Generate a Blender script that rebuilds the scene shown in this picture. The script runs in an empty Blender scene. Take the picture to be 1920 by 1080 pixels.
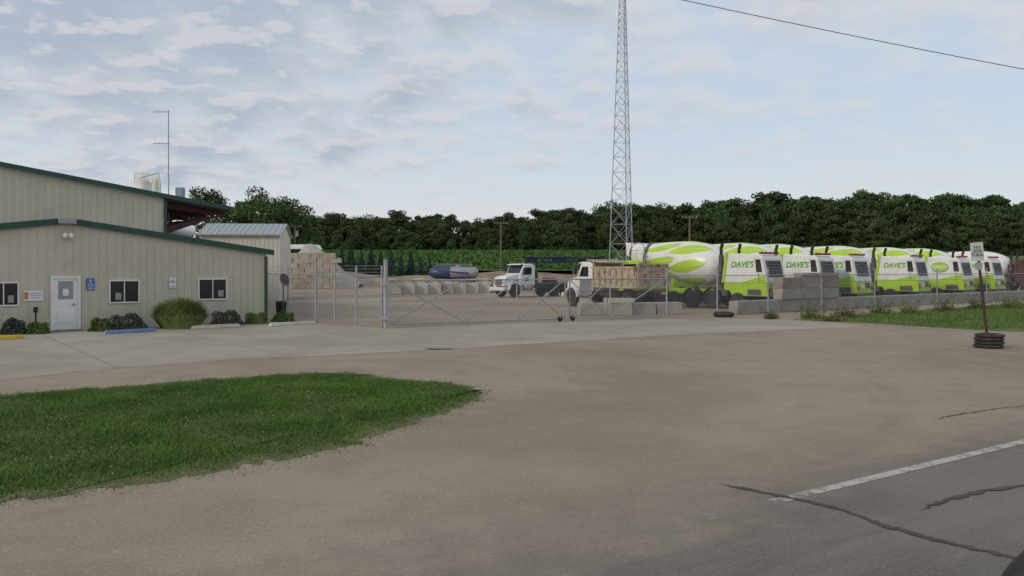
import bpy, math, random
import numpy as np
from mathutils import Vector, Matrix
random.seed(4); rng=np.random.default_rng(4)
C=bpy.context.scene.collection
H=2.35; F=1500.0
def G(u,v):
    Y=F*H/(v-505.0); return Vector(((u-960)/F*Y,Y,0))
def P(u,v,Y): return Vector(((u-960)/F*Y,Y,H-(v-505)/F*Y))
# ---------------------------------------------------------------- materials
def nt(m): return m.node_tree.nodes,m.node_tree.links
def mat(name,col,rough=.7,var=.12,scale=3.0,metal=0.0,bump=0.0,bscale=30.0,dirt=0.0,spec=.4,dcol=(.22,.17,.12),dlo=.45,dhi=.75,dscale=1.3):
    m=bpy.data.materials.new(name); m.use_nodes=True; N,L=nt(m); b=N['Principled BSDF']
    tc=N.new('ShaderNodeTexCoord'); n=N.new('ShaderNodeTexNoise'); n.inputs['Scale'].default_value=scale; n.inputs['Detail'].default_value=6
    L.new(tc.outputs['Object'],n.inputs['Vector'])
    r=N.new('ShaderNodeValToRGB'); r.color_ramp.elements[0].position=.3; r.color_ramp.elements[1].position=.7
    r.color_ramp.elements[0].color=tuple(c*(1-var) for c in col)+(1,)
    r.color_ramp.elements[1].color=tuple(min(1,c*(1+var)) for c in col)+(1,)
    L.new(n.outputs['Fac'],r.inputs['Fac']); out=r.outputs['Color']
    if dirt>0:
        n2=N.new('ShaderNodeTexNoise'); n2.inputs['Scale'].default_value=dscale; n2.inputs['Detail'].default_value=8; n2.inputs['Roughness'].default_value=.65; L.new(tc.outputs['Object'],n2.inputs['Vector'])
        mr=N.new('ShaderNodeMapRange'); mr.inputs[1].default_value=dlo; mr.inputs[2].default_value=dhi; mr.inputs[4].default_value=dirt
        L.new(n2.outputs['Fac'],mr.inputs[0]); mx=N.new('ShaderNodeMixRGB'); L.new(mr.outputs[0],mx.inputs[0]); L.new(out,mx.inputs[1]); mx.inputs[2].default_value=dcol+(1,); out=mx.outputs[0]
    L.new(out,b.inputs['Base Color']); b.inputs['Roughness'].default_value=rough; b.inputs['Metallic'].default_value=metal
    b.inputs['Specular IOR Level'].default_value=spec
    if bump>0:
        n3=N.new('ShaderNodeTexNoise'); n3.inputs['Scale'].default_value=bscale; n3.inputs['Detail'].default_value=5; L.new(tc.outputs['Object'],n3.inputs['Vector'])
        bp=N.new('ShaderNodeBump'); bp.inputs['Strength'].default_value=bump; bp.inputs['Distance'].default_value=.03; L.new(n3.outputs['Fac'],bp.inputs['Height']); L.new(bp.outputs[0],b.inputs['Normal'])
    return m
def leafmat(name,c1,c2,scale=.35,rnd=.35):
    m=bpy.data.materials.new(name); m.use_nodes=True; N,L=nt(m); b=N['Principled BSDF']
    tc=N.new('ShaderNodeTexCoord'); n=N.new('ShaderNodeTexNoise'); n.inputs['Scale'].default_value=scale; n.inputs['Detail'].default_value=7; n.inputs['Roughness'].default_value=.7
    L.new(tc.outputs['Object'],n.inputs['Vector'])
    r=N.new('ShaderNodeValToRGB'); r.color_ramp.elements[0].position=.35; r.color_ramp.elements[1].position=.65
    r.color_ramp.elements[0].color=c1+(1,); r.color_ramp.elements[1].color=c2+(1,); L.new(n.outputs['Fac'],r.inputs['Fac'])
    oi=N.new('ShaderNodeObjectInfo'); mr=N.new('ShaderNodeMapRange'); mr.inputs[3].default_value=1-rnd; mr.inputs[4].default_value=1+rnd; L.new(oi.outputs['Random'],mr.inputs[0])
    h=N.new('ShaderNodeHueSaturation'); L.new(r.outputs[0],h.inputs['Color']); L.new(mr.outputs[0],h.inputs['Value'])
    L.new(h.outputs[0],b.inputs['Base Color']); b.inputs['Roughness'].default_value=.75; b.inputs['Specular IOR Level'].default_value=.2
    return m
M={}
M['siding']=mat('cream_siding',(.54,.495,.395),.6,.06,.6,bump=.05,dirt=.16)
M['green']=mat('green_trim',(.02,.07,.05),.45)
M['textgreen']=mat('lettering_green',(.10,.36,.03),.45)
M['roof']=mat('roof_metal',(.36,.38,.38),.4,.1,2,metal=.3)
M['redsteel']=mat('red_primer_steel',(.065,.030,.024),.7)
M['white']=mat('white_paint',(.74,.74,.72),.4,.05,2)
M['truckwhite']=mat('truck_white',(.72,.72,.70),.3,.05,2,dirt=.22)
M['lime']=mat('lime_paint',(.37,.58,.03),.35,.08,2,dirt=.25)
M['maroon']=mat('maroon_paint',(.055,.012,.014),.5,dirt=.3)
M['black']=mat('black_matt',(.018,.018,.018),.6)
M['tyre']=mat('tyre_rubber',(.03,.028,.026),.85,.25,4,dirt=.25)
M['rim']=mat('rim_steel',(.33,.32,.3),.5,.15,5,metal=.3,dirt=.3)
M['steel']=mat('galvanised_steel',(.34,.35,.36),.5,.15,5,metal=.35)
M['darksteel']=mat('dark_steel',(.09,.09,.09),.55,.2,3)
M['grillebar']=mat('grille_bar_grey',(.20,.20,.20),.5,.2,3)
M['tower']=mat('tower_steel',(.33,.37,.42),.55,.12,3)
M['glass']=mat('dark_glass',(.012,.014,.016),.08,.1,2,spec=.7)
M['blind']=mat('window_blind',(.30,.30,.29),.8)
M['concrete']=mat('block_concrete',(.36,.33,.285),.9,.25,1.6,bump=.5,bscale=14,dirt=.45)
M['concrete_red']=mat('pinkish_block_concrete',(.31,.24,.21),.9,.25,1.6,bump=.5,bscale=14,dirt=.4)
M['concrete_pale']=mat('pale_block_concrete',(.50,.465,.40),.9,.2,.8,bump=.4,bscale=14,dirt=.4)
M['wood']=mat('pole_wood',(.16,.12,.09),.9,.25,3)
M['rust']=mat('rusty_steel',(.10,.05,.035),.85,.4,5)
M['signpost']=mat('rusty_sign_post',(.06,.032,.028),.85,.3,5)
M['tan']=mat('tan_rusty_bed_paint',(.45,.385,.28),.75,.2,2.5,dirt=.9,dcol=(.16,.085,.05),dlo=.46,dhi=.66,dscale=2.6)
M['blue']=mat('blue_paint',(.06,.16,.42),.5)
M['palerblue']=mat('faded_blue_paint',(.16,.24,.45),.7,.15,4)
M['navy']=mat('navy_paint',(.010,.018,.045),.5)
M['tankblue']=mat('tank_blue_paint',(.035,.06,.12),.4)
M['yellow']=mat('yellow_paint',(.62,.45,.04),.7)
M['offwhite']=mat('worn_offwhite',(.60,.57,.50),.8,.15,4)
M['clover']=mat('clover_white',(.34,.36,.26),.8,.15,4)
M['red']=mat('red_lens',(.45,.02,.02),.3)
M['orange']=mat('orange_patch',(.6,.18,.03),.5)
M['ink']=mat('black_ink',(.03,.03,.03),.6)
M['greyink']=mat('grey_ink',(.25,.25,.25),.6)
M['signwhite']=mat('weathered_sign_white',(.52,.52,.5),.5,.12,5)
M['siloc']=mat('silo_cream',(.66,.64,.57),.5,.08,1,dirt=.2)
M['polished']=mat('polished_tank',(.33,.34,.36),.4,.1,1,metal=.4)
M['sand']=mat('grey_sand',(.34,.33,.30),.95,.15,1,bump=.5,bscale=5)
M['dirt']=mat('brown_dirt',(.25,.185,.135),.95,.3,.5,bump=.6,bscale=5)
M['bark']=mat('tree_bark',(.07,.055,.04),.9,.3,4)
M['leafA']=leafmat('woodland_leaves',(.026,.050,.017),(.092,.142,.046),.25,.28)
M['leafB']=leafmat('yard_tree_leaves',(.030,.056,.018),(.098,.152,.048),.5,.2)
M['pine']=leafmat('blue_spruce_needles',(.04,.075,.06),(.10,.15,.12),.8,.2)
M['shrub']=leafmat('shrub_leaves',(.055,.10,.024),(.15,.22,.065),3,.2)
M['shrubdark']=leafmat('dark_shrub_leaves',(.045,.065,.048),(.105,.135,.105),3,.2)
M['reed']=leafmat('ornamental_grass_blades',(.11,.165,.045),(.25,.33,.12),2,.1)
M['blade']=leafmat('lawn_blades',(.050,.115,.018),(.120,.205,.042),.7,.0)
M['weed']=leafmat('weed_leaves',(.07,.10,.03),(.17,.18,.07),2,.3)
M['vergeblade']=leafmat('verge_blades',(.065,.115,.024),(.14,.20,.052),.5,.0)
M['corn']=leafmat('corn_leaves',(.042,.100,.022),(.092,.175,.042),.18,.0)
# ---------------------------------------------------------------- mesh builder
class MB:
    def __init__(s): s.v=[]; s.f=[]; s.sm=[]
    def add(s,vs,fs,smooth=False):
        o=len(s.v); s.v+= [tuple(p) for p in vs]; s.f+=[tuple(i+o for i in f) for f in fs]; s.sm+=[smooth]*len(fs)
    def box(s,c,d,rz=0,rx=0,ry=0):
        R=Matrix.Rotation(rz,3,'Z')@Matrix.Rotation(ry,3,'Y')@Matrix.Rotation(rx,3,'X'); c=Vector(c)
        vs=[c+R@Vector((x*d[0]/2,y*d[1]/2,z*d[2]/2)) for x in(-1,1) for y in(-1,1) for z in(-1,1)]
        s.add(vs,[(0,1,3,2),(4,6,7,5),(0,4,5,1),(2,3,7,6),(0,2,6,4),(1,5,7,3)]); return s
    def prism(s,pr,y0,y1):   # profile in x,z extruded along y
        n=len(pr); vs=[(x,y0,z) for x,z in pr]+[(x,y1,z) for x,z in pr]
        s.add(vs,[tuple(range(n)),tuple(range(2*n-1,n-1,-1))]+[(i,i+n,(i+1)%n+n,(i+1)%n) for i in range(n)]); return s
    def flat(s,pts): s.add(pts,[tuple(range(len(pts)))]); return s
    def lathe(s,pr,o=(0,0,0),ax=(0,0,1),n=16,cap=True,smooth=True):
        o=Vector(o); ax=Vector(ax).normalized(); t=Vector((0,0,1)) if abs(ax.z)<.9 else Vector((1,0,0))
        e1=ax.cross(t).normalized(); e2=ax.cross(e1); vs=[];fs=[]
        for a,r in pr:
            for k in range(n):
                th=2*math.pi*k/n; vs.append(o+ax*a+e1*(r*math.cos(th))+e2*(r*math.sin(th)))
        for i in range(len(pr)-1):
            for k in range(n): fs.append((i*n+k,i*n+(k+1)%n,(i+1)*n+(k+1)%n,(i+1)*n+k))
        s.add(vs,fs,smooth)
        if cap:
            m=len(pr)-1
            if pr[0][1]>1e-4: s.add(vs[:n],[tuple(range(n))])
            if pr[-1][1]>1e-4: s.add(vs[m*n:],[tuple(range(n))])
        return s
    def tube(s,p,q,r,r2=None,n=8):
        p=Vector(p);q=Vector(q);d=q-p
        if d.length<1e-5: return s
        return s.lathe([(0,r),(d.length,r if r2 is None else r2)],p,d,n)
    def ball(s,c,r,n=14,m=9,jit=0):
        vs=[];fs=[]
        for i in range(m+1):
            ph=math.pi*i/m
            for k in range(n):
                th=2*math.pi*k/n; j=1+random.uniform(-jit,jit)
                vs.append((c[0]+r[0]*math.sin(ph)*math.cos(th)*j,c[1]+r[1]*math.sin(ph)*math.sin(th)*j,c[2]+r[2]*math.cos(ph)*j))
        for i in range(m):
            for k in range(n): fs.append((i*n+k,i*n+(k+1)%n,(i+1)*n+(k+1)%n,(i+1)*n+k))
        s.add(vs,fs,True); return s
    def build(s,name,m,parent=None,bev=0,label=None):
        me=bpy.data.meshes.new(name); me.from_pydata(s.v,[],s.f); me.polygons.foreach_set('use_smooth',s.sm); me.materials.append(m)
        import bmesh
        bm=bmesh.new(); bm.from_mesh(me); bmesh.ops.recalc_face_normals(bm,faces=bm.faces); bm.to_mesh(me); bm.free()
        me.update(); o=bpy.data.objects.new(name,me); C.objects.link(o)
        if parent: o.parent=parent
        if bev:
            b=o.modifiers.new('bevel','BEVEL'); b.width=bev; b.segments=2; b.limit_method='ANGLE'
        if label: o['label']=label
        return o
def tag(o,label,cat,group=None,kind=None):
    o['label']=label; o['category']=cat
    if group:o['group']=group
    if kind:o['kind']=kind
    return o
def struct(o): o['kind']='structure'; return o
def thing(name,label,cat,loc=(0,0,0),rz=0,group=None):
    o=bpy.data.objects.new(name,None); C.objects.link(o); o.location=loc; o.rotation_euler=(0,0,rz); return tag(o,label,cat,group)
def copy_tree(o,parent=None,skip=()):
    c=o.copy(); C.objects.link(c)
    if parent: c.parent=parent
    for ch in list(o.children):
        if ch.name.split('.')[0] in skip: continue
        copy_tree(ch,c,skip)
    return c
def text(body,size,m,parent,loc,rot,name='lettering',shear=0,off=.0,ext=.004,sp=1.0,align='CENTER',label=None):
    cu=bpy.data.curves.new('t','FONT'); cu.body=body; cu.size=size; cu.shear=shear; cu.offset=off; cu.extrude=ext; cu.align_x=align; cu.align_y='CENTER'; cu.space_line=.85; cu.space_character=sp; cu.resolution_u=3
    t=bpy.data.objects.new('t',cu); C.objects.link(t); dg=bpy.context.evaluated_depsgraph_get(); me=bpy.data.meshes.new_from_object(t.evaluated_get(dg))
    bpy.data.objects.remove(t); me.materials.clear(); me.materials.append(m)
    o=bpy.data.objects.new(name,me); C.objects.link(o); o.parent=parent; o.location=loc; o.rotation_euler=rot
    if label:o['label']=label
    return o
def quads(centers,size,flat=0.0,aspect=1.0):
    n=len(centers); a=rng.normal(size=(n,3)); a[:,2]*=(1-flat); a/=np.linalg.norm(a,axis=1)[:,None]
    b=np.cross(a,rng.normal(size=(n,3))); b/=np.linalg.norm(b,axis=1)[:,None]
    sz=(size*rng.uniform(.6,1.3,n))[:,None]*.5
    v=np.stack([centers-a*sz*aspect,centers+b*sz*.6,centers+a*sz*aspect,centers-b*sz*.6],1).reshape(-1,3)
    return v
def fastmesh(name,v,k,m,parent=None):
    n=len(v)//k; me=bpy.data.meshes.new(name); me.vertices.add(len(v)); me.vertices.foreach_set('co',np.asarray(v,dtype=np.float32).ravel())
    me.loops.add(n*k); me.loops.foreach_set('vertex_index',np.arange(n*k,dtype=np.int32)); me.polygons.add(n)
    me.polygons.foreach_set('loop_start',np.arange(0,n*k,k,dtype=np.int32)); me.update(calc_edges=True); me.materials.append(m)
    o=bpy.data.objects.new(name,me); C.objects.link(o)
    if parent:o.parent=parent
    return o
# ---------------------------------------------------------------- camera, world, sun
cam=bpy.data.cameras.new('camera'); co=bpy.data.objects.new('camera',cam); C.objects.link(co); co.location=(0,0,H); co.rotation_euler=(math.pi/2,0,0)
cam.sensor_width=36; cam.lens=F/1920*36; cam.shift_y=-35/1920; cam.clip_start=.05; cam.clip_end=6000; bpy.context.scene.camera=co
vs=bpy.context.scene.view_settings; vs.view_transform='Standard'; vs.look='None'; vs.exposure=0
SE,SR=math.radians(26),math.radians(-125)   # sun from the left rear
w=bpy.data.worlds.new('World'); bpy.context.scene.world=w; w.use_nodes=True; N=w.node_tree.nodes; L=w.node_tree.links
bg=N['Background']; bg.inputs['Strength'].default_value=.1
sky=N.new('ShaderNodeTexSky'); sky.sky_type='NISHITA'; sky.sun_disc=False; sky.sun_elevation=SE; sky.sun_rotation=SR; sky.dust_density=1.5
def mth(op,a,b=None,c=None):
    n=N.new('ShaderNodeMath'); n.operation=op
    for i,x in enumerate((a,b,c)):
        if x is None: continue
        if isinstance(x,(int,float)): n.inputs[i].default_value=x
        else: L.new(x,n.inputs[i])
    return n.outputs[0]
def mixc(f,a,b):
    n=N.new('ShaderNodeMixRGB')
    for i,x in enumerate((f,a,b)):
        if isinstance(x,(int,float)): n.inputs[i].default_value=x
        elif isinstance(x,tuple): n.inputs[i].default_value=x
        else: L.new(x,n.inputs[i])
    return n.outputs[0]
def mrange(x,a,b,c=0.,d=1.,smooth=True):
    n=N.new('ShaderNodeMapRange'); n.interpolation_type='SMOOTHSTEP' if smooth else 'LINEAR'; L.new(x,n.inputs[0])
    for i,k in enumerate((a,b,c,d)): n.inputs[i+1].default_value=k
    return n.outputs[0]
tc=N.new('ShaderNodeTexCoord'); sp=N.new('ShaderNodeSeparateXYZ'); L.new(tc.outputs['Generated'],sp.inputs[0])
zc=mth('MAXIMUM',sp.outputs[2],0.0); zd=mth('ADD',zc,.20)
cx=mth('DIVIDE',sp.outputs[0],zd); cy=mth('DIVIDE',sp.outputs[1],zd)
cb=N.new('ShaderNodeCombineXYZ'); L.new(cx,cb.inputs[0]); L.new(cy,cb.inputs[1])
def noise(vec,scale,detail,rough,off=0.,dist=0.,oy=0.):
    mp=N.new('ShaderNodeMapping'); mp.inputs['Location'].default_value=(off,off*.7+oy,off*.3); L.new(vec,mp.inputs[0])
    n=N.new('ShaderNodeTexNoise'); n.inputs['Scale'].default_value=scale; n.inputs['Detail'].default_value=detail; n.inputs['Roughness'].default_value=rough; n.inputs['Distortion'].default_value=dist
    L.new(mp.outputs[0],n.inputs['Vector']); return n.outputs['Fac']
nl=noise(cb.outputs[0],1.2,3,.5,3.2); nm=noise(cb.outputs[0],5.2,8,.54,7.7,.1); nup=noise(cb.outputs[0],5.2,8,.54,7.7,.1,-.06)
bias=mth('ADD',mrange(sp.outputs[0],-.45,.50,.14,-.01,False),mrange(zc,.05,.28,-.08,.06,False))
dens=mth('ADD',mth('ADD',mth('MULTIPLY',nl,.45),mth('MULTIPLY',nm,.55)),bias)
cov=mrange(dens,.43,.67,0,1)
base=mixc(.82,sky.outputs[0],(5.8,6.95,8.2,1))
base=mixc(mrange(zc,0,.22,.95,0.),base,(7.1,7.35,7.45,1))
lit=mth('SUBTRACT',nm,nup)     # thinning upward = sunlit cloud top
thick=mrange(dens,.50,.74,0,1)
cl=mixc(thick,(6.7,6.85,7.1,1),(4.1,4.8,5.8,1))
cl=mixc(mrange(lit,.0,.10,0,.55),cl,(7.5,7.2,7.05,1)); cl=mixc(mrange(lit,.0,-.10,0,.45),cl,(4.2,4.8,5.75,1))
cl=mixc(mrange(sp.outputs[0],-.1,.45,0.,.5),cl,(6.8,6.9,7.15,1))
col=mixc(mth('MULTIPLY',cov,mrange(zc,0.0,.11,.25,.90)),base,cl)
L.new(col,bg.inputs['Color'])
sd=bpy.data.lights.new('sun','SUN'); sd.energy=1.6; sd.angle=math.radians(11); sd.color=(1,.88,.73)
so=bpy.data.objects.new('sun',sd); C.objects.link(so)
dirv=Vector((math.sin(SR)*math.cos(SE),math.cos(SR)*math.cos(SE),math.sin(SE))); so.rotation_euler=dirv.to_track_quat('Z','Y').to_euler()
# ---------------------------------------------------------------- ground materials
def gm(name,build):
    global N,L
    m=bpy.data.materials.new(name); m.use_nodes=True; N,L=nt(m); b=N['Principled BSDF']; b.inputs['Roughness'].default_value=.93; b.inputs['Specular IOR Level'].default_value=.15
    g=N.new('ShaderNodeNewGeometry'); pos=g.outputs['Position']; c,h,d=build(pos); L.new(c,b.inputs['Base Color'])
    bp=N.new('ShaderNodeBump'); bp.inputs['Strength'].default_value=.6; bp.inputs['Distance'].default_value=d; L.new(h,bp.inputs['Height']); L.new(bp.outputs[0],b.inputs['Normal']); return m
def xyz(pos):
    s=N.new('ShaderNodeSeparateXYZ'); L.new(pos,s.inputs[0]); return s.outputs
def comb(x,y):
    c=N.new('ShaderNodeCombineXYZ'); L.new(x,c.inputs[0]); L.new(y,c.inputs[1]); return c.outputs[0]
def rgb(a,k=1): return (a[0]*k,a[1]*k,a[2]*k,1)
def gravelcol(pos):
    s=xyz(pos)
    a=noise(pos,.16,5,.55,2); b=noise(pos,1.1,6,.65,5); c=noise(pos,26,4,.75,1); e=noise(pos,8,5,.7,1)
    col=mixc(mrange(a,.35,.65),rgb((.262,.208,.150)),rgb((.335,.28,.215)))
    col=mixc(mrange(b,.4,.75,0,.5),col,rgb((.215,.175,.13)))
    dx=mth('SUBTRACT',s[0],-6.0); dy=mth('SUBTRACT',s[1],17.5); r=mth('SQRT',mth('ADD',mth('MULTIPLY',dx,dx),mth('MULTIPLY',mth('MULTIPLY',dy,dy),1.6)))
    tr=noise(comb(r,mth('MULTIPLY',a,4.5)),.9,5,.65,9); brk=mrange(noise(pos,.33,4,.6,12),.38,.62,.15,1.)
    col=mixc(mth('MULTIPLY',mrange(tr,.5,.70,0,.42),brk),col,rgb((.385,.33,.265)))
    col=mixc(mth('MULTIPLY',mrange(tr,.46,.30,0,.40),brk),col,rgb((.185,.15,.115)))
    col=mixc(mrange(c,.52,.72,0,.6),col,rgb((.12,.10,.08))); col=mixc(mrange(c,.46,.30,0,.6),col,rgb((.48,.43,.36))); col=mixc(mrange(e,.56,.75,0,.4),col,rgb((.40,.355,.295)))
    return col,c
def b_ground(pos):
    col,c=gravelcol(pos); s=xyz(pos)
    n1=noise(pos,.05,4,.6,4)
    gmask=mrange(mth('ADD',s[1],mth('MULTIPLY',n1,40)),128,140)
    gr=mixc(noise(pos,.4,6,.6,2),rgb((.07,.12,.03)),rgb((.14,.17,.06)))
    yard=mixc(mrange(mth('ADD',s[1],mth('MULTIPLY',n1,10)),44,60),col,mixc(mrange(noise(pos,.12,5,.6,8),.35,.65),rgb((.36,.305,.245)),rgb((.26,.20,.15))))
    return mixc(gmask,yard,gr),c,.02
M['ground']=gm('gravel_ground',b_ground)
RD=Vector((.838,.546,0)).normalized(); RN=Vector((-RD.y,RD.x,0)); R0=Vector((2.44,9.4,0))
def rdist(pos):   # signed distance from asphalt edge, positive towards the road
    s=xyz(pos); return mth('MULTIPLY',mth('ADD',mth('MULTIPLY',mth('SUBTRACT',s[0],R0.x),RN.x),mth('MULTIPLY',mth('SUBTRACT',s[1],R0.y),RN.y)),-1)
def b_road(pos):
    col,c=gravelcol(pos); d=rdist(pos); s=xyz(pos); n1=noise(pos,.5,6,.6,3); n2=noise(pos,38,4,.7,2); n3=noise(pos,2.0,6,.7,2)
    al=mth('ADD',mth('MULTIPLY',s[0],RD.x*.22),mth('MULTIPLY',s[1],RD.y*.22)); st=noise(comb(al,mth('MULTIPLY',d,1.6)),1.4,6,.65,4)
    asp=mixc(mrange(n1,.35,.65),rgb((.132,.120,.106)),rgb((.172,.157,.138))); asp=mixc(mrange(st,.42,.7,0,.55),asp,rgb((.235,.210,.178))); asp=mixc(mrange(n2,.5,.72,0,.6),asp,rgb((.28,.255,.225))); asp=mixc(mrange(n2,.47,.30,0,.6),asp,rgb((.072,.065,.058)))
    asp=mixc(mrange(n3,.55,.8,0,.35),asp,rgb((.23,.203,.17)))
    f=mrange(mth('ADD',d,mth('ADD',mth('MULTIPLY',mth('SUBTRACT',n3,.5),3.0),mth('MULTIPLY',mth('SUBTRACT',st,.5),3.0))),-.5,2.4)
    return mixc(f,col,asp),n2,.010
M['road']=gm('worn_asphalt',b_road)
def b_apron(pos):
    s=xyz(pos); n1=noise(pos,.35,6,.6,3); n2=noise(pos,9,5,.7,2); n3=noise(pos,.9,6,.7,6)
    ca,sa=.79,.61
    x=mth('ADD',mth('MULTIPLY',s[0],ca),mth('MULTIPLY',s[1],sa)); y=mth('ADD',mth('MULTIPLY',s[0],-sa),mth('MULTIPLY',s[1],ca))
    br=N.new('ShaderNodeTexBrick'); br.offset=0; br.inputs['Scale'].default_value=1; br.inputs['Brick Width'].default_value=4.2; br.inputs['Row Height'].default_value=4.2; br.inputs['Mortar Size'].default_value=.03; br.inputs['Mortar Smooth'].default_value=.3
    br.inputs['Color1'].default_value=(.345,.312,.262,1); br.inputs['Color2'].default_value=(.38,.345,.29,1); br.inputs['Mortar'].default_value=(.24,.205,.165,1); L.new(comb(x,y),br.inputs['Vector'])
    c=mixc(mrange(n1,.38,.62,0,.7),br.outputs[0],rgb((.29,.245,.19))); c=mixc(mrange(n3,.5,.75,0,.5),c,rgb((.25,.215,.172))); c=mixc(mrange(n2,.5,.75,0,.35),c,rgb((.22,.19,.155)))
    return c,n2,.006
M['apron']=gm('dusty_concrete',b_apron)
def b_grass(pos):
    n1=noise(pos,1.2,6,.6,3); n2=noise(pos,20,4,.6,2)
    c=mixc(mrange(n1,.35,.65),rgb((.11,.12,.05)),rgb((.18,.16,.095))); return mixc(mrange(n2,.5,.8,0,.5),c,rgb((.24,.20,.14))),n2,.02
M['lawn']=gm('lawn_soil',b_grass)
def b_verge(pos):
    n1=noise(pos,.4,6,.6,3); n2=noise(pos,12,4,.6,2)
    c=mixc(mrange(n1,.35,.6),rgb((.06,.11,.025)),rgb((.12,.165,.05))); c=mixc(mrange(n1,.55,.66,0,.8),c,rgb((.25,.21,.14))); return mixc(mrange(n2,.5,.8,0,.4),c,rgb((.15,.15,.07))),n2,.05
M['verge']=gm('verge_grass_soil',b_verge)
def linemat():
    global N,L
    m=bpy.data.materials.new('worn_white_line'); m.use_nodes=True; N,L=nt(m); b=N['Principled BSDF']; b.inputs['Roughness'].default_value=.9
    g=N.new('ShaderNodeNewGeometry'); pos=g.outputs['Position']; s=xyz(pos); n=noise(pos,3,7,.75,3); n2=noise(pos,45,3,.6,2)
    L.new(mixc(n2,rgb((.36,.34,.30)),rgb((.50,.48,.44))),b.inputs['Base Color'])
    keep=mrange(s[0],.6,4.2,-.26,.10,False); f=mrange(mth('ADD',mth('ADD',n,keep),mth('MULTIPLY',n2,.3)),.54,.76)
    tr=N.new('ShaderNodeBsdfTransparent'); mx=N.new('ShaderNodeMixShader'); L.new(f,mx.inputs[0]); L.new(tr.outputs[0],mx.inputs[1]); L.new(b.outputs[0],mx.inputs[2]); L.new(mx.outputs[0],N['Material Output'].inputs['Surface']); return m
M['line']=linemat()
def b_tar(pos): 
    n=noise(pos,4,4,.6,3); return mixc(n,rgb((.055,.053,.052)),rgb((.12,.112,.104))),n,.004
M['tar']=gm('crack_sealer',b_tar)
# ---------------------------------------------------------------- terrain
def hz(x,y):
    t=min(1,max(0,(y-120)/130)); return 6.5*(3*t*t-2*t**3)
xs=sorted(set([-2500,-1500,-900,-600,-400]+list(range(-300,301,15))+[400,600,900,1500,2500])); ys=[-1500,-600,-200,-60]+list(range(-20,120,10))+list(range(120,262,6))+[280,320,400,600,1000,1800,3500]
b=MB(); nx=len(xs)
b.add([(x,y,hz(x,y)) for y in ys for x in xs],[(j*nx+i,j*nx+i+1,(j+1)*nx+i+1,(j+1)*nx+i) for j in range(len(ys)-1) for i in range(nx-1)],True)
struct(b.build('ground',M['ground']))
def sheet(name,pts,z,m): 
    b=MB(); b.flat([(p[0],p[1],z) for p in pts]); o=b.build(name,m)
    return struct(o)
a=R0-RD*45; c=R0+RD*120
sheet('road',[a+RN*2.6,c+RN*2.6,c-RN*9.5,a-RN*9.5],.008,M['road'])
e0=Vector((2.49,7.96,0))-RD*2.6
sheet('road_edge_line',[e0+RN*.07,e0+RD*120+RN*.07,e0+RD*120-RN*.07,e0-RN*.07],.013,M['line'])
ap=[(-400,752),(0,713),(200,692),(420,676),(600,667),(900,651),(1200,632),(1420,621),(1630,611),(1480,598),(1250,598),(1070,604),(900,608),(722,616),(592,607),(480,600),(300,600),(0,622),(-400,640)]
apw=[]
A_=[G(u,v) for u,v in ap]
for i in range(len(A_)):
    p,q=A_[i],A_[(i+1)%len(A_)]
    for k in range(12): apw.append(p.lerp(q,k/12)+(Vector((random.uniform(-.08,.08),random.uniform(-.14,.14),0)) if i<9 else Vector((0,0,0))))
sheet('concrete_apron',apw,.004,M['apron'])
vg=[(1480,600),(1630,606),(1740,613),(1850,620),(2100,628),(2500,638),(2500,590),(2100,565),(1920,568),(1700,585),(1560,594)]
sheet('verge',[G(u,v) for u,v in vg],.006,M['verge'])
def ribbon(pts,wd,z,m,name):
    P3=[G(u,v) for u,v in pts]; b=MB(); vs=[];
    q=[]
    for i in range(len(P3)-1):
        for k in range(8): q.append(P3[i].lerp(P3[i+1],k/8)+Vector((random.uniform(-.02,.02),random.uniform(-.02,.02),0)))
    q.append(P3[-1])
    for i,p in enumerate(q):
        d=(q[min(i+1,len(q)-1)]-q[max(i-1,0)]).normalized(); n=Vector((-d.y,d.x,0)); w_=wd*random.uniform(.45,1.25)*min(1,(i+.3)/6,(len(q)-i-.7)/6); vs+=[(p+n*w_),(p-n*w_)]
    b.add([(p.x,p.y,z) for p in vs],[(2*i,2*i+1,2*i+3,2*i+2) for i in range(len(q)-1)]); return struct(b.build(name,m))
ribbon([(1340,908),(1430,925),(1500,940),(1580,958),(1650,985),(1740,1012),(1840,1035),(1960,1060)],.040,.017,M['tar'],'road_crack_seal')
ribbon([(1722,958),(1780,938),(1850,922),(1980,905)],.04,.017,M['tar'],'road_crack_seal')
ribbon([(1740,790),(1800,778),(1870,768),(1980,755)],.018,.017,M['tar'],'road_crack_seal')
ribbon([(795,653),(820,655),(862,654)],.22,.009,M['tar'],'apron_patch')
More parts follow.
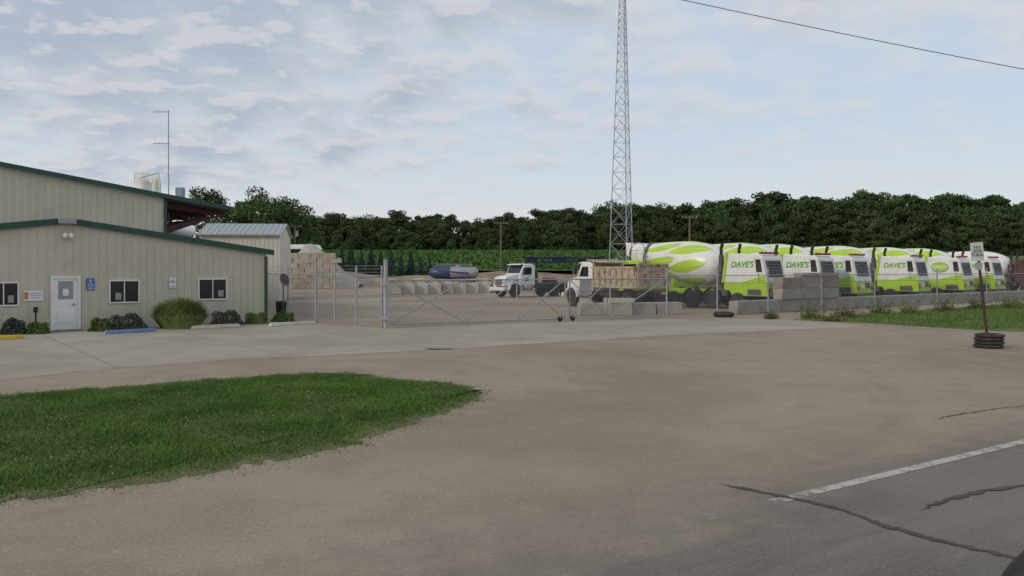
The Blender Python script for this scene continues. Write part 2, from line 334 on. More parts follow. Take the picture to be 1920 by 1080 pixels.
# lawn island
lp=[(-500,775),(0,740),(160,729),(380,711),(520,703),(640,699),(700,703),(750,712),(830,716),(885,724),(908,737),(890,752),(860,766),(770,797),(700,818),(660,836),(560,855),(400,885),(200,915),(0,942),(-500,1010)]
lw=[G(u,v) for u,v in lp]; dense=[]
for i in range(len(lw)):
    p,q=lw[i],lw[(i+1)%len(lw)]
    for k in range(8): dense.append(p.lerp(q,k/8)+Vector((random.uniform(-.10,.10),random.uniform(-.14,.14),0)))
sheet('lawn',dense,.003,M['lawn'])
def inpoly(px,py,poly):
    ins=np.zeros(len(px),bool); n=len(poly)
    for i in range(n):
        x0,y0=poly[i][0],poly[i][1]; x1,y1=poly[i-1][0],poly[i-1][1]
        cnd=((y0>py)!=(y1>py))&(px<(x1-x0)*(py-y0)/(y1-y0+1e-12)+x0); ins^=cnd
    return ins
def edged(px,py,poly):
    d=np.full(len(px),9.)
    for i in range(len(poly)):
        ax_,ay=poly[i-1][0],poly[i-1][1]; bx,by=poly[i][0],poly[i][1]; dx,dy=bx-ax_,by-ay; t=np.clip(((px-ax_)*dx+(py-ay)*dy)/(dx*dx+dy*dy+1e-9),0,1); d=np.minimum(d,np.hypot(px-ax_-t*dx,py-ay-t*dy))
    return d
def blades(poly,n,hmin,hmax,wd,z0,name,m,label,cat,lim=None,fringe=.45):
    A=np.array([[p[0],p[1]] for p in poly]); lo=A.min(0)-fringe; hi=A.max(0)+fringe
    if lim is not None: lo[0]=max(lo[0],lim)
    x=rng.uniform(lo[0],hi[0],n*2); y=rng.uniform(lo[1],hi[1],n*2); ins=inpoly(x,y,poly); ed=edged(x,y,poly)
    cl_=.5+.5*np.sin(x*5.3+1.7*np.sin(y*4.1))*np.sin(y*6.1+1.3*np.sin(x*3.7))
    out=(~ins)&(ed<fringe)&(rng.uniform(0,1,len(x))<(1-ed/fringe)**2*.4*cl_); thin=ins&(ed<.3)&(rng.uniform(0,1,len(x))>(.35+ed*2.2)*(.5+cl_))
    k=(ins&~thin)|out; x=x[k];y=y[k];e=np.where(ins[k],ed[k],0); n=len(x)
    th=rng.uniform(0,6.28,n); h=rng.uniform(hmin,hmax,n)*(1+.35*np.sin(x*2.1+np.sin(y*1.7)*2))*np.clip(.4+e*1.2,.4,1); lean=rng.normal(0,.6,(n,2))*h[:,None]
    a=np.stack([x-np.cos(th)*wd,y-np.sin(th)*wd,np.full(n,z0-.002)],1); b=np.stack([x+np.cos(th)*wd,y+np.sin(th)*wd,np.full(n,z0-.002)],1); t=np.stack([x+lean[:,0],y+lean[:,1],z0+h],1)
    o=fastmesh(name,np.stack([a,b,t],1).reshape(-1,3),3,m); return tag(o,label,cat,kind='stuff')
blades(dense,170000,.024,.058,.008,.004,'grass',M['blade'],'short green grass blades filling the lawn island in the foreground','grass',lim=-14)
A=np.array([[p[0],p[1]] for p in dense]); x=rng.uniform(-12,0,1100); y=rng.uniform(9,18,1100); k=inpoly(x,y,dense); cen=np.stack([x[k],y[k],np.full(k.sum(),.055)],1)
tag(fastmesh('clover_flowers',quads(cen,.022),4,M['clover']),'tiny pale clover flower heads scattered over the lawn island','clover',kind='stuff')
vp=[G(u,v) for u,v in vg]
blades(vp,40000,.05,.18,.016,.006,'verge_grass',M['vergeblade'],'rough green grass on the verge below the low block wall','grass')
# ---------------------------------------------------------------- office building
BD=Vector((.762,.648,0)).normalized(); BN=Vector((-BD.y,BD.x,0)); BC=G(500,603); BRZ=math.atan2(BD.y,BD.x)
def lx(u,off=0.0):
    k=(u-960)/F; o=BC+BN*off; return (k*o.y-o.x)/(BD.x-BD.y*k)
def lz(u,v,off=0.0):
    x=lx(u,off); Y=(BC+BN*off+BD*x).y; return H-(v-505)/F*Y
def toworld(x,y,z=0): return BC+BD*x+BN*y+Vector((0,0,z))
office=thing('office_building','low cream metal-sided office with green trim, white door and small windows','building',BC,BRZ)
XP=lx(125); ZE=3.12; ZP=4.2; sl=(ZP-ZE)/(-XP); XL=2*XP
b=MB(); b.prism([(XL,0),(0,0),(0,ZE),(XP,ZP),(XL,ZE)],0,8.0)
openings=[(lx(203)-.05,lx(261)+.05,.9,2.0),(lx(370)-.05,lx(425)+.05,.9,2.1),(lx(95)-.05,lx(149)+.05,0,2.2),(lx(-25)-.05,lx(36)+.05,.9,1.9)]
x=XL+.15
while x<-.1:
    top=(ZE+sl*(-x) if x>XP else ZE+sl*(x-XL))-.12
    segs=[(0.05,top)]
    for a0,a1,z0,z1 in openings:
        if a0<x<a1: segs=[(z1+.03,top)]+([(0.05,z0-.03)] if z0>.1 else [])
    for s0,s1 in segs: b.box((x,-.009,(s0+s1)/2),(.045,.02,s1-s0))
    x+=.3
b.build('wall',M['siding'],office)
b=MB(); t=.12
b.prism([(XL-.3,ZE-.3*sl),(XP,ZP),(.25,ZE-.25*sl),(.25,ZE-.25*sl+t),(XP,ZP+t),(XL-.3,ZE-.3*sl+t)],-.12,7.95); roof=b.build('roof',M['roof'],office)
b=MB(); b.prism([(XL-.33,ZE-.33*sl-.10),(XP,ZP-.10),(.28,ZE-.28*sl-.10),(.28,ZE-.28*sl+t+.015),(XP,ZP+t+.015),(XL-.33,ZE-.33*sl+t+.015)],-.17,-.123); b.box((-.04,-.03,ZE/2-.1),(.12,.06,ZE-.2)); b.build('trim',M['green'],office)
def window(u0,u1,v0,v1,cur):
    um=(u0+u1)/2; x0,x1=lx(u0),lx(u1); z1,z0=lz(um,v0),lz(um,v1); xm=(x0+x1)/2; zm=(z0+z1)/2; w_=x1-x0;h_=z1-z0
    b=MB()
    for xx in (x0,x1): b.box((xx,-.035,zm),(.05,.07,h_+.05))
    for zz in (z0,z1): b.box((xm,-.034,zz),(w_-.051,.068,.05))
    b.box((xm,-.03,zm),(.035,.05,h_-.06)); fr=b.build('window',M['white'],office)
    b=MB(); b.box((xm,-.012,zm),(w_-.05,.02,h_-.05)); b.build('pane',M['glass'],fr)
    b=MB(); b.box((xm+w_*cur,-.0235,zm-h_*.22),(w_*.2,.004,h_*.32)); b.build('blind',M['blind'],fr)
window(205,260,526,567,-.2); window(372,424,523,561,.3); window(-22,34,530,573,.25)
x0,x1=lx(97),lx(148); zt=lz(122,520); xm=(x0+x1)/2; dw=x1-x0
b=MB(); b.box((x0,-.04,zt/2),(.09,.08,zt)); b.box((x1,-.04,zt/2),(.09,.08,zt)); b.box((xm,-.039,zt),(dw+.09,.078,.09)); b.build('door_frame',M['white'],office)
b=MB(); b.box((xm,-.02,zt/2),(dw-.09,.04,zt-.05)); door=b.build('door',M['white'],office)
b=MB(); b.box((xm,-.045,zt*.76),(dw*.55,.01,zt*.34)); b.build('door_pane',M['blind'],door)
b=MB(); b.box((xm,-.053,zt*.72),(.2,.004,.26)); b.build('notice',M['white'],door)
b=MB(); b.box((xm,-.05,.55),(dw*.6,.014,.5)); b.build('door_panel',M['white'],door,bev=.01)
b=MB(); b.ball((x1-.2,-.09,1.0),(.04,.05,.04)); b.build('handle',M['steel'],door)
b=MB(); b.box((xm,-.35,.02),(dw,.6,.03)); b.build('doormat',M['darksteel'],office)
b=MB(); b.box((lx(124),-.22,ZP-.0),(.6,.22,.22)); b.build('gable_lamp',M['steel'],office,bev=.02)
b=MB(); z=lz(126,441); b.tube((lx(126),-.01,z),(lx(126),-.12,z),.06); b.ball((lx(126)-.1,-.17,z-.03),(.09,.09,.12)); b.ball((lx(126)+.1,-.17,z-.03),(.09,.09,.12)); b.build('floodlight',M['white'],office)
def wallsign(name,u0,u1,v0,v1,m,label,cat='sign'):
    um=(u0+u1)/2; x0,x1=lx(u0),lx(u1); z1,z0=lz(um,v0),lz(um,v1)
    o=thing(name,label,cat,toworld((x0+x1)/2,-.035,(z0+z1)/2),BRZ); b=MB(); b.box((0,0,0),(x1-x0,.02,z1-z0)); b.build('sign_panel',m,o); return o,x1-x0,z1-z0
RW=(math.pi/2,0,0)
o,w_,h_=wallsign('accessible_parking_sign',161,177,522,544,M['blue'],'blue accessible parking sign with white wheelchair symbol right of the white door')
b=MB(); b.ball((.0,-.014,.14),(.035,.006,.035)); 
ring=[(math.cos(a),math.sin(a)) for a in np.linspace(2.2,6.6,14)]
for i in range(13): b.tube((.07*ring[i][0],-.014,-.02+.07*ring[i][1]),(.07*ring[i+1][0],-.014,-.02+.07*ring[i+1][1]),.011,n=5)
b.tube((0,-.014,.1),(.01,-.014,.0),.014,n=5); b.tube((.01,-.014,.0),(.07,-.014,0),.012,n=5); b.tube((.07,-.014,0),(.1,-.014,-.08),.012,n=5); b.build('wheelchair_symbol',M['white'],o)
text('VAN',.11,M['white'],o,(0,-.014,-h_*.36),RW)
o,w_,h_=wallsign('notice_sign',317,330,520,540,M['white'],'small white notice on the wall between the two dark office windows')
text('NO\nPARKING',.075,M['blue'],o,(0,-.014,h_*.12),RW); b=MB(); b.box((0,-.014,-h_*.3),(w_*.7,.004,.02)); b.box((0,-.014,-h_*.4),(w_*.6,.004,.02)); b.build('small_print',M['greyink'],o)
o,w_,h_=wallsign('business_sign',44,80,545,564,M['white'],'wide white sign with an orange mark left of the white door')
b=MB(); b.box((-w_*.37,-.014,0),(.12,.006,h_*.7)); b.build('orange_mark',M['orange'],o)
b=MB()
for k in range(3): b.box((w_*.1,-.014,h_*(.22-.22*k)),(w_*.6,.004,.022))
b.build('small_print',M['greyink'],o)
p=toworld(lx(62),-.5); o=thing('ashtray_post','slim black ashtray post standing on the ground left of the office door','ashtray',p)
MB().tube((0,0,0),(0,0,.75),.03).build('post',M['black'],o); MB().tube((0,0,0),(0,0,.04),.16).build('base',M['black'],o); MB().tube((0,0,.75),(0,0,.95),.08).build('ash_bin',M['black'],o)
# ---------------------------------------------------------------- workshop building behind
x1=lx(309,8); zc_=lz(309,369,8); sl2=.142; xpk=x1-12; zpk=zc_+12*sl2
ws=thing('workshop_building','tall cream metal workshop behind the office with green edged roof and open dark red canopy','building',BC,BRZ)
b=MB(); b.prism([(x1-24,0),(x1,0),(x1,zc_),(xpk,zpk),(x1-24,zc_)],8.02,28)
x=x1-23.9
while x<x1-.1:
    top=(zc_+sl2*(x1-x) if x>xpk else zc_+sl2*(x-(x1-24)))-.1; b.box((x,8.01,(3+top)/2),(.05,.03,top-3)); x+=.32
b.build('wall',M['siding'],ws)
xe=lx(432,8)
def zr(x): return zc_+sl2*(x1-x) if x>xpk else zc_+sl2*(x-(x1-24))
b=MB(); b.prism([(x1-24.3,zr(x1-24.3)),(xpk,zpk),(xe,zr(xe)),(xe,zr(xe)+.1),(xpk,zpk+.1),(x1-24.3,zr(x1-24.3)+.1)],7.8,28.2); b.build('roof',M['roof'],ws)
b=MB(); b.prism([(x1-24.3,zr(x1-24.3)-.08),(xpk,zpk-.08),(xe+.03,zr(xe)-.1),(xe+.03,zr(xe)+.13),(xpk,zpk+.13),(x1-24.3,zr(x1-24.3)+.13)],7.74,7.795); b.box((x1+.02,7.97,zc_/2),(.14,.07,zc_-.1)); b.build('trim',M['green'],ws)
b=MB(); b.prism([(x1+.03,zr(x1)-.16),(x1+.03,zr(x1)-.01),(xe-.05,zr(xe)-.01),(xe-.05,zr(xe)-.16)],7.9,28.1); b.build('canopy_ceiling',M['redsteel'],ws)
b=MB()
for k in range(7):
    y=8.6+k*2.9; zt0=zr(x1)
    b.prism([(x1+.03,zt0-.50),(x1+.03,zt0-.17),(xe-.1,zr(xe)-.17),(xe-.1,zr(xe)-.34)],y,y+.14)
    b.prism([(x1+.03,zt0-1.95),(x1+.03,zt0-1.55),(xe-.7,zr(xe)-.34),(xe-.35,zr(xe)-.34)],y+.02,y+.12)
b.build('canopy_frame',M['redsteel'],ws)
# antenna mast
p=P(316,360,44.5); top=P(316,207,44.5).z
o=thing('antenna_mast','thin grey antenna mast with two short yagi arms above the workshop roof','antenna',(p.x,p.y,0))
MB().tube((0,0,0),(0,0,top),.045,.03).build('mast',M['steel'],o)
for zz in (top-.08,P(316,269,44.5).z):
    b=MB(); b.tube((-.85,0,zz),(.08,0,zz),.02)
    for k in range(6): b.tube((-.8+k*.15,-.02,zz-.10+.01*k),(-.8+k*.15,.02,zz+.10-.01*k),.008,n=5)
    b.build('yagi_arm',M['steel'],o)
# shed
o=thing('storage_shed','small cream storage shed with grey metal roof behind the office','building',P(450,505,60)*1,math.radians(8)); o.location.z=0
b=MB(); b.box((0,3,2.45),(5.8,6,4.9))
for k in range(18): b.box((-2.75+k*.32,-.01,2.45),(.05,.03,4.7))
b.add([(-2.9,0,4.9),(-2.9,3,5.8),(-2.9,6,4.9),(2.9,0,4.9),(2.9,3,5.8),(2.9,6,4.9)],[(0,1,2),(3,5,4),(0,3,4,1),(1,4,5,2)])
b.build('wall',mat('pale_cream_siding',(.60,.57,.48),.6,.05,.8,dirt=.12),o)
b=MB(); y0,y1=-.25,6.25
vs_=[(-3.05,y0,4.88),(3.05,y0,4.88),(3.05,3,5.85),(-3.05,3,5.85),(-3.05,y1,4.88),(3.05,y1,4.88)]; vs2=[(a,b_,c_+.1) for a,b_,c_ in vs_]
b.add(vs_+vs2,[(0,1,2,3),(3,2,5,4),(6,9,8,7),(9,10,11,8),(0,6,7,1),(4,5,11,10),(0,3,9,6),(1,7,8,2),(3,4,10,9),(2,8,11,5)])
for k in range(15): 
    xx=-2.9+k*.41; b.add([(xx,y0,4.99),(xx+.03,y0,4.99),(xx+.03,3,5.98),(xx,3,5.98),(xx,y0,5.0),(xx+.03,y0,5.0),(xx+.03,3,5.97),(xx,3,5.97)],[(4,5,6,7),(0,4,7,3),(1,2,6,5),(0,1,5,4)])
b.build('roof',M['roof'],o)
# silos
def silo(u0,u1,vt,Y,label,rail=True):
    r=(u1-u0)/2/F*Y; p=P((u0+u1)/2,505,Y); zt=P(0,vt,Y).z
    o=thing('cement_silo',label,'silo',(p.x,p.y,0),group=None)
    MB().lathe([(0,r),(zt-.5,r),(zt,r*.4),(zt+.05,.1)],n=24).build('tank',M['siloc'],o)
    if rail:
        b=MB()
        for k in range(10):
            a0=k*math.pi/5; a1=a0+math.pi/5; q=lambda a,z:(math.cos(a)*r*1.05,math.sin(a)*r*1.05,z)
            b.tube(q(a0,zt-.5),q(a0,zt+.5),.025,n=5); b.tube(q(a0,zt+.5),q(a1,zt+.5),.025,n=5); b.tube(q(a0,zt),q(a1,zt),.02,n=5)
        b.build('railing',M['siloc'],o)
    return o
silo(254,284,335,82,'cream cement silo with a railing round its top above the workshop roof')
silo(283,300,332,86,'narrower cream silo just right of the railed silo',False)
o=thing('conveyor_head','small cream pipework hood above the two silo tops','hopper',(P(275,505,84).x,84,0)); z=P(0,330,84).z
MB().tube((-.8,0,z-.2),(1.2,0,z+.35),.10).tube((1.2,0,z+.35),(1.4,0,z-.8),.10).build('pipe',M['siloc'],o); MB().tube((1.4,0,0),(1.4,0,z-.8),.1).build('support_pipe',M['siloc'],o)
p=P(338,505,78); o=thing('dust_collector','grey blue dust collector box poking above the workshop canopy','machine',(p.x,p.y,0)); z=P(0,352,78).z
MB().box((0,0,z-.5),(.7,.7,1.0)).build('collector_box',mat('greyblue',(.2,.27,.33),.5),o,bev=.03); MB().tube((.3,0,0),(.3,0,z-1),.07).tube((-.3,0,0),(-.3,0,z-1),.07).build('stand',M['steel'],o)
q=P(340,434,52); o=thing('white_tank','rounded white tank seen under the dark red workshop canopy','tank',q)
MB().ball((0,0,0),(.8,1.2,.45)).build('tank_shell',M['white'],o); b=MB()
for sx in(-.4,.4):
    for sy in(-.6,.6): b.tube((sx,sy,-q.z),(sx,sy,-.2),.05)
b.build('tank_stand',M['steel'],o)
# satellite dish
p=G(519,604); o=thing('satellite_dish','dark satellite dish on a thin pole beside the office corner','satellite dish',p+Vector((0,1.0,0)))
MB().tube((0,0,0),(0,0,1.9),.03).build('pole',M['darksteel'],o); MB().lathe([(0,.02),(.02,.13),(.05,.23),(.09,.30)],(0,0,1.85),(.85,-.45,.3),n=20,cap=False).build('dish',M['darksteel'],o); MB().tube((0,0,1.7),(.35,-.2,1.95),.015).build('feed_arm',M['darksteel'],o)
p=G(527,598); o=thing('black_bin','black bin standing by the fence right of the office corner','bin',p); MB().lathe([(0,.2),(.75,.25),(.78,.27),(.84,.2)],n=14).build('bin_body',M['black'],o)
# ---------------------------------------------------------------- parking stops
def stop(u0,v0,u1,v1,m,label):
    a=G(u0,v0);b_=G(u1,v1);d=b_-a; o=tag(MB().prism([(0,0),(d.length,0),(d.length-.05,.13),(.05,.13)],-.08,.08).build('parking_stop',m,bev=.015),label,'parking stop'); o.location=a+Vector((0,0,.004)); o.rotation_euler=(0,0,math.atan2(d.y,d.x))
stop(-60,642,45,634.5,M['yellow'],'yellow concrete parking stop at the left edge')
stop(195,627,292,622,M['palerblue'],'faded blue concrete parking stop')
stop(358,617,450,613,M['offwhite'],'worn white parking stop in front of the right office window')
stop(505,612,592,607.5,M['offwhite'],'worn white parking stop right of the office corner')
def shrub(u,v,wpx,hpx,m,label,dy=.3,n=2600,ls=.07):
    p=G(u,v)+Vector((0,dy,0)); s=p.y/F; rx=wpx/2*s; hh=hpx*s
    o=thing('shrub',label,'shrub',p); 
    d=rng.normal(size=(n,3)); d/=np.linalg.norm(d,axis=1)[:,None]; d[:,2]=np.abs(d[:,2]); rr=rng.uniform(.6,1.02,n)**.6*(1+.12*np.sin(d[:,0]*7+u)+.1*np.cos(d[:,2]*9))
    c=d*rr[:,None]*np.array([rx,rx*.8,hh]); fastmesh('foliage',quads(c,ls),4,m,o)
    MB().tube((0,0,0),(0,0,hh*.6),.03).tube((0,0,.02),(rx*.4,0,hh*.6),.02).tube((0,0,.02),(-rx*.4,.1,hh*.6),.02).build('stem',M['bark'],o)
shrub(15,628,44,30,M['shrubdark'],'dark rounded shrub at the far left of the office wall')
shrub(60,627,44,22,M['shrub'],'low green shrub between the dark shrub and the white door')
shrub(180,622,42,25,M['shrub'],'small leafy shrub just right of the white door')
shrub(233,619,66,31,M['shrubdark'],'dark greyish dome shrub under the first dark window')
shrub(421,610,60,28,M['shrubdark'],'dark low shrub between the tall ornamental grass and the last green shrub')
shrub(476,608,50,22,M['shrub'],'green low shrub at the right end of the office wall')
shrub(524,605,40,20,M['shrub'],'loose leafy plant right of the office corner beside the bin',.6)
def reed(u,v,wpx,hpx,label):
    p=G(u,v)+Vector((0,.3,0)); s=p.y/F; rx=wpx/2*s; hh=hpx*s; o=thing('ornamental_grass',label,'ornamental grass',p); n=5200
    th=rng.uniform(0,6.28,n); ph=rng.uniform(0,1,n)**.62*1.45; R=rng.uniform(.70,1.06,n)
    d=np.stack([np.cos(th),np.sin(th)*.6],1); b0=np.stack([d[:,0]*rx*.55*ph/1.45,d[:,1]*rx*.5*ph/1.45,np.zeros(n)],1)
    r1=np.sin(ph)*rx*R; z1=hh*np.cos(ph)**.5*R
    tip=np.stack([d[:,0]*r1,d[:,1]*r1,z1],1)+rng.normal(0,.03,(n,3)); mid=b0*.35+tip*.65; mid[:,2]=z1*.68+hh*.16
    side=np.stack([-np.sin(th),np.cos(th)],1)*.013
    def off(a,k): c=a.copy(); c[:,:2]+=side*k; return c
    v1=np.stack([off(b0,-1),off(b0,1),off(mid,1),off(mid,-1)],1).reshape(-1,3); v2=np.stack([off(mid,-1),off(mid,1),off(tip,.3),off(tip,-.3)],1).reshape(-1,3)
    fastmesh('blades',np.concatenate([v1,v2]),4,M['reed'],o)
reed(332,617,126,57,'large rounded clump of pale green ornamental grass between the office windows')
# ---------------------------------------------------------------- fences and gates
def linkmat():
    global N,L
    m=bpy.data.materials.new('chain_link_wire'); m.use_nodes=True; N,L=nt(m); b=N['Principled BSDF']; b.inputs['Base Color'].default_value=(.27,.27,.27,1); b.inputs['Roughness'].default_value=.6
    t=N.new('ShaderNodeTexCoord'); s=xyz(t.outputs['Object']); cell=.07
    def w1(e):
        f=mth('FRACT',mth('DIVIDE',e,cell)); return mth('GREATER_THAN',mth('ABSOLUTE',mth('SUBTRACT',f,.5)),.45)
    k=mth('MAXIMUM',w1(mth('ADD',s[0],s[2])),w1(mth('SUBTRACT',s[0],s[2])))
    tr=N.new('ShaderNodeBsdfTransparent'); mx=N.new('ShaderNodeMixShader'); L.new(k,mx.inputs[0]); L.new(tr.outputs[0],mx.inputs[1]); L.new(b.outputs[0],mx.inputs[2]); L.new(mx.outputs[0],N['Material Output'].inputs['Surface']); return m
M['link']=linkmat()
def fence(pts,label,h=2.05,ph=2.5,barb=True,pr=.04,name='chain_link_fence'):
    a=pts[0]; o=thing(name,label,'fence',a); 
    for i,p in enumerate(pts):
        q=p-a; MB().tube(q,q+Vector((0,0,ph if barb else h)),pr).build('post',M['steel'],o)
    for i in range(len(pts)-1):
        p=pts[i]-a;q=pts[i+1]-a;d=q-p; 
        MB().tube(p+Vector((0,0,h)),q+Vector((0,0,h)),.022).build('rail',M['steel'],o)
        b=MB(); b.flat([(0,0,.05),(d.length,0,.05),(d.length,0,h),(0,0,h)]); l=b.build('chain_link_mesh',M['link'],o); l.location=p; l.rotation_euler=(0,0,math.atan2(d.y,d.x))
        if barb:
            b=MB()
            for k in range(3): b.tube(p+Vector((0,0,h+.13+.13*k)),q+Vector((0,0,h+.13+.13*k)),.006,n=4)
            b.build('barbed_wire',M['steel'],o)
    return o
fence([G(592,605),G(628,607.5),G(668,611),G(716,615)],'chain-link fence with barbed wire left of the tall gate post',2.1,2.5)
fence([G(592,605)+Vector((0,.15,0)),G(540,590),G(500,580)],'chain-link fence running back from the yard corner behind the office',2.1,2.5)
p=G(723,615.5); o=thing('gate_post','tall thick grey gate post with cap at the left end of the gate','post',p); MB().tube((0,0,0),(0,0,2.68),.085,n=12).build('post_shaft',M['steel'],o); MB().ball((0,0,2.68),(.095,.095,.06)).build('cap',M['steel'],o)
for zz in(1.75,.4): MB().box((0,-.1,zz),(.26,.1,.1)).build('hinge',M['steel'],o)
def gate(a,b_,ups,label,h=1.9):
    d=b_-a; Ln=d.length; o=thing('yard_gate',label,'gate',a,math.atan2(d.y,d.x)); r=.030
    b=MB(); b.tube((0,0,.12),(Ln,0,.12),r); b.tube((0,0,h),(Ln,0,h),r); b.tube((0,0,.12),(0,0,h),r); b.tube((Ln,0,.12),(Ln,0,h),r); b.build('gate_frame',M['steel'],o)
    xs_=[0]+[Ln*t_ for t_ in ups]+[Ln]
    for x in xs_[1:-1]: MB().tube((x,0,.12),(x,0,h),.028).build('upright',M['steel'],o)
    for i in range(len(xs_)-1):
        x0,x1=xs_[i],xs_[i+1]; MB().tube((x0,0,.12),(x1,0,h),.026).build('brace',M['steel'],o)
        if i%2==0: MB().tube((x0,.03,h),(x1,.03,.12),.02).build('brace',M['steel'],o)
    b=MB(); b.flat([(0,.03,.12),(Ln,.03,.12),(Ln,.03,h),(0,.03,h)]); b.build('chain_link_mesh',M['link'],o)
    return o,Ln
def caster(o,x):
    MB().lathe([(-.03,.06),(-.03,.12),(.03,.12),(.03,.06)],(x,-.1,.12),(0,1,0),14).build('caster_wheel',M['tyre'],o); MB().box((x,-.1,.3),(.04,.1,.3)).build('caster_fork',M['steel'],o)
ga,Lg=gate(G(730,614),G(1060,602),[.40,.70],'long left leaf of the chain-link yard gate with diagonal braces'); caster(ga,Lg-.35)
gb,Lb=gate(G(1068,601.5),G(1250,595),[.40],'shorter right leaf of the yard gate ending by the concrete blocks'); caster(gb,.0+.1)
p2=G(1098,600); o=thing('gate_sign','white notice board with rows of print wired to the right gate leaf','sign',(p2.x,p2.y-.06,1.53),math.atan2((G(1250,595)-G(1068,601.5)).y,(G(1250,595)-G(1068,601.5)).x))
MB().box((0,0,0),(.68,.02,.68)).build('sign_panel',M['signwhite'],o); b=MB()
for k in range(5): b.box((0,-.014,.24-.11*k),(.52-.06*(k%2),.005,.03))
b.build('small_print',M['greyink'],o)
WD=Vector((.81,.59,0)).normalized(); WN=Vector((-WD.y,WD.x,0))
def online(u,n):   # point on the line WN.p = n seen at column u
    k=(u-960)/F; Y=n/(WN.x*k+WN.y); return Vector((k*Y,Y,0))
fence([G(1250,595),online(1345,26.5),online(1440,26.3),online(1540,26.3),online(1640,26.3),online(1757,26.3),online(1850,26.3),online(1935,26.3),online(2010,26.3)],'chain-link fence with barbed wire in front of the parked mixer trucks',2.05,2.45)
# ---------------------------------------------------------------- concrete blocks
wrz=math.atan2(WD.y,WD.x)
def blockmesh(m,l=1.8,w_=.6,h=.6,name='concrete_block'):
    b=MB(); b.box((0,0,h/2),(l,w_,h)); return b.build(name,m,bev=.035)
protos={k:blockmesh(M[k]) for k in('concrete','concrete_red','concrete_pale')}; used={}
def block(k,loc,rz,label,group,s=(1,1,1)):
    if k not in used: o=protos[k]; used[k]=1
    else: o=protos[k].copy(); C.objects.link(o)
    o.location=loc; o.rotation_euler=(0,0,rz+random.uniform(-.015,.015)); o.scale=s; return tag(o,label,'concrete block',group)
st=online(1375,27.0)
for i in range(21):
    p=st+WD*(.9+1.83*i)
    block('concrete',p,wrz,'grey concrete block in the low wall behind the fence','low wall of concrete blocks along the fence',(1,1,1.15))
sp_=online(1462,26.9)
for L_,n0,n1,km in ((1,0,3,'concrete'),(2,0,3,'concrete_red'),(3,1,3,'concrete_red')):
    for i in range(n0,n1):
        p=sp_+WD*(.7+1.83*i)-WN*.02
        q=['left','middle','right'][i]; r_={1:'second',2:'third',3:'top'}[L_]
        block(km if (i+L_)%3 else 'concrete',p+Vector((0,0,.695+(L_-1)*.605)),wrz,f'{q} concrete block in the {r_} layer of the stack before the mixer trucks',None,(1,1,1) if L_<3 else (1,1,.4))
for i,(u,v) in enumerate(((1112,592),(1160,592),(1205,591),(1255,590))):
    g=G(u,v)+Vector((0,.5,0)); block('concrete',g,[.2,.1,.35,.25][i],['leftmost','second','third','rightmost'][i]+' concrete block behind the right gate leaf',None,(.8,1,1.05))
block('concrete_pale',G(1160,592)+Vector((.2,.5,.63)),.15,'pale block resting on the blocks behind the right gate leaf',None,(.7,1,.4))
for i in range(9):
    p=G(735,552).lerp(G(925,549),i/8.0); block('concrete_pale' if i%4 else 'concrete',p,.04+random.uniform(-.06,.06),'pale concrete block in the long front row across the yard','long front row of pale yard blocks',(1.02,1.3,random.uniform(1.6,1.8)))
for i in range(11):
    p=G(655,538).lerp(G(905,535),i/10.0); block('concrete_pale',p,.02+random.uniform(-.06,.06),'pale concrete block in the rear row across the yard','rear row of pale yard blocks',(.92,1.3,random.uniform(1.5,1.9)))
for i in range(8):
    p=G(560,541).lerp(G(690,532),i/7.0); block('concrete',p,.3+random.uniform(-.15,.15),'weathered block in the short row below the storage bin','short row of weathered yard blocks',(.6,1.2,random.uniform(.9,1.5)))
o=thing('storage_bin_wall','tall buff block retaining wall of the aggregate storage bin','wall',P(587,505,98)*1,.05); o.location.z=0
b=MB()
for r_ in range(7):
    for i in range(-1,6):
        x=-4.0+i*1.5+(r_%2)*.75; 
        if x+.74>4.2 or x<-4.4: continue
        b.box((x+random.uniform(-.02,.02),random.uniform(-.08,.08),.33+r_*.62),(1.44,.7,.58))
b.build('blocks',mat('buff_blocks',(.38,.33,.265),.9,.3,.9,bump=.4,bscale=8,dirt=.6),o)
def pile(name,label,x,y,rx,ry,h,m,z=0):
    n=30; b=MB(); vs=[]; 
    for j in range(n+1):
        for i in range(n+1):
            a=i/n*2-1; c_=j/n*2-1; r=math.hypot(a,c_); hh=max(0,1-r*(1+.15*math.sin(math.atan2(c_,a)*3)))**.9*h*(1+.12*math.sin(a*7+c_*5))+random.uniform(0,.06)*(r<1)*h-.03
            vs.append((a*rx,c_*ry,hh))
    b.add(vs,[(j*(n+1)+i,j*(n+1)+i+1,(j+1)*(n+1)+i+1,(j+1)*(n+1)+i) for j in range(n) for i in range(n)],True)
    o=b.build(name,m); o.location=(x,y,z); return tag(o,label,'pile')
pile('sand_pile','grey sand pile showing above the buff storage bin wall',P(575,0,106).x,106,7.5,6,5.6,M['sand'])
p=P(560,505,112); o=thing('open_shelter','long low white roof behind the sand pile','shelter',(p.x,p.y,0)); z=P(0,459,112).z
MB().prism([(-3,z-.6),(3,z-.6),(2.6,z),(-2.6,z)],-1.5,1.5).build('roof',M['white'],o)
for sx in(-2.7,2.7): MB().box((sx,0,(z-.6)/2),(.15,2.6,z-.6)).build('support',M['steel'],o)
pile('dirt_pile','brown dirt pile left of the yard block rows',P(600,0,112).x+3,112,11,6,2.0,M['dirt'])
pile('dirt_berm','long brown dirt berm below the cornfield',P(930,0,118).x,124,30,5,2.0,M['dirt'])
pile('brown_stockpile','low brown stockpile showing above the rusty dump bed',P(1118,0,88).x,88,4.2,4,3.3,mat('brownsand',(.20,.15,.11),.95,.2,1,bump=.5,bscale=5))
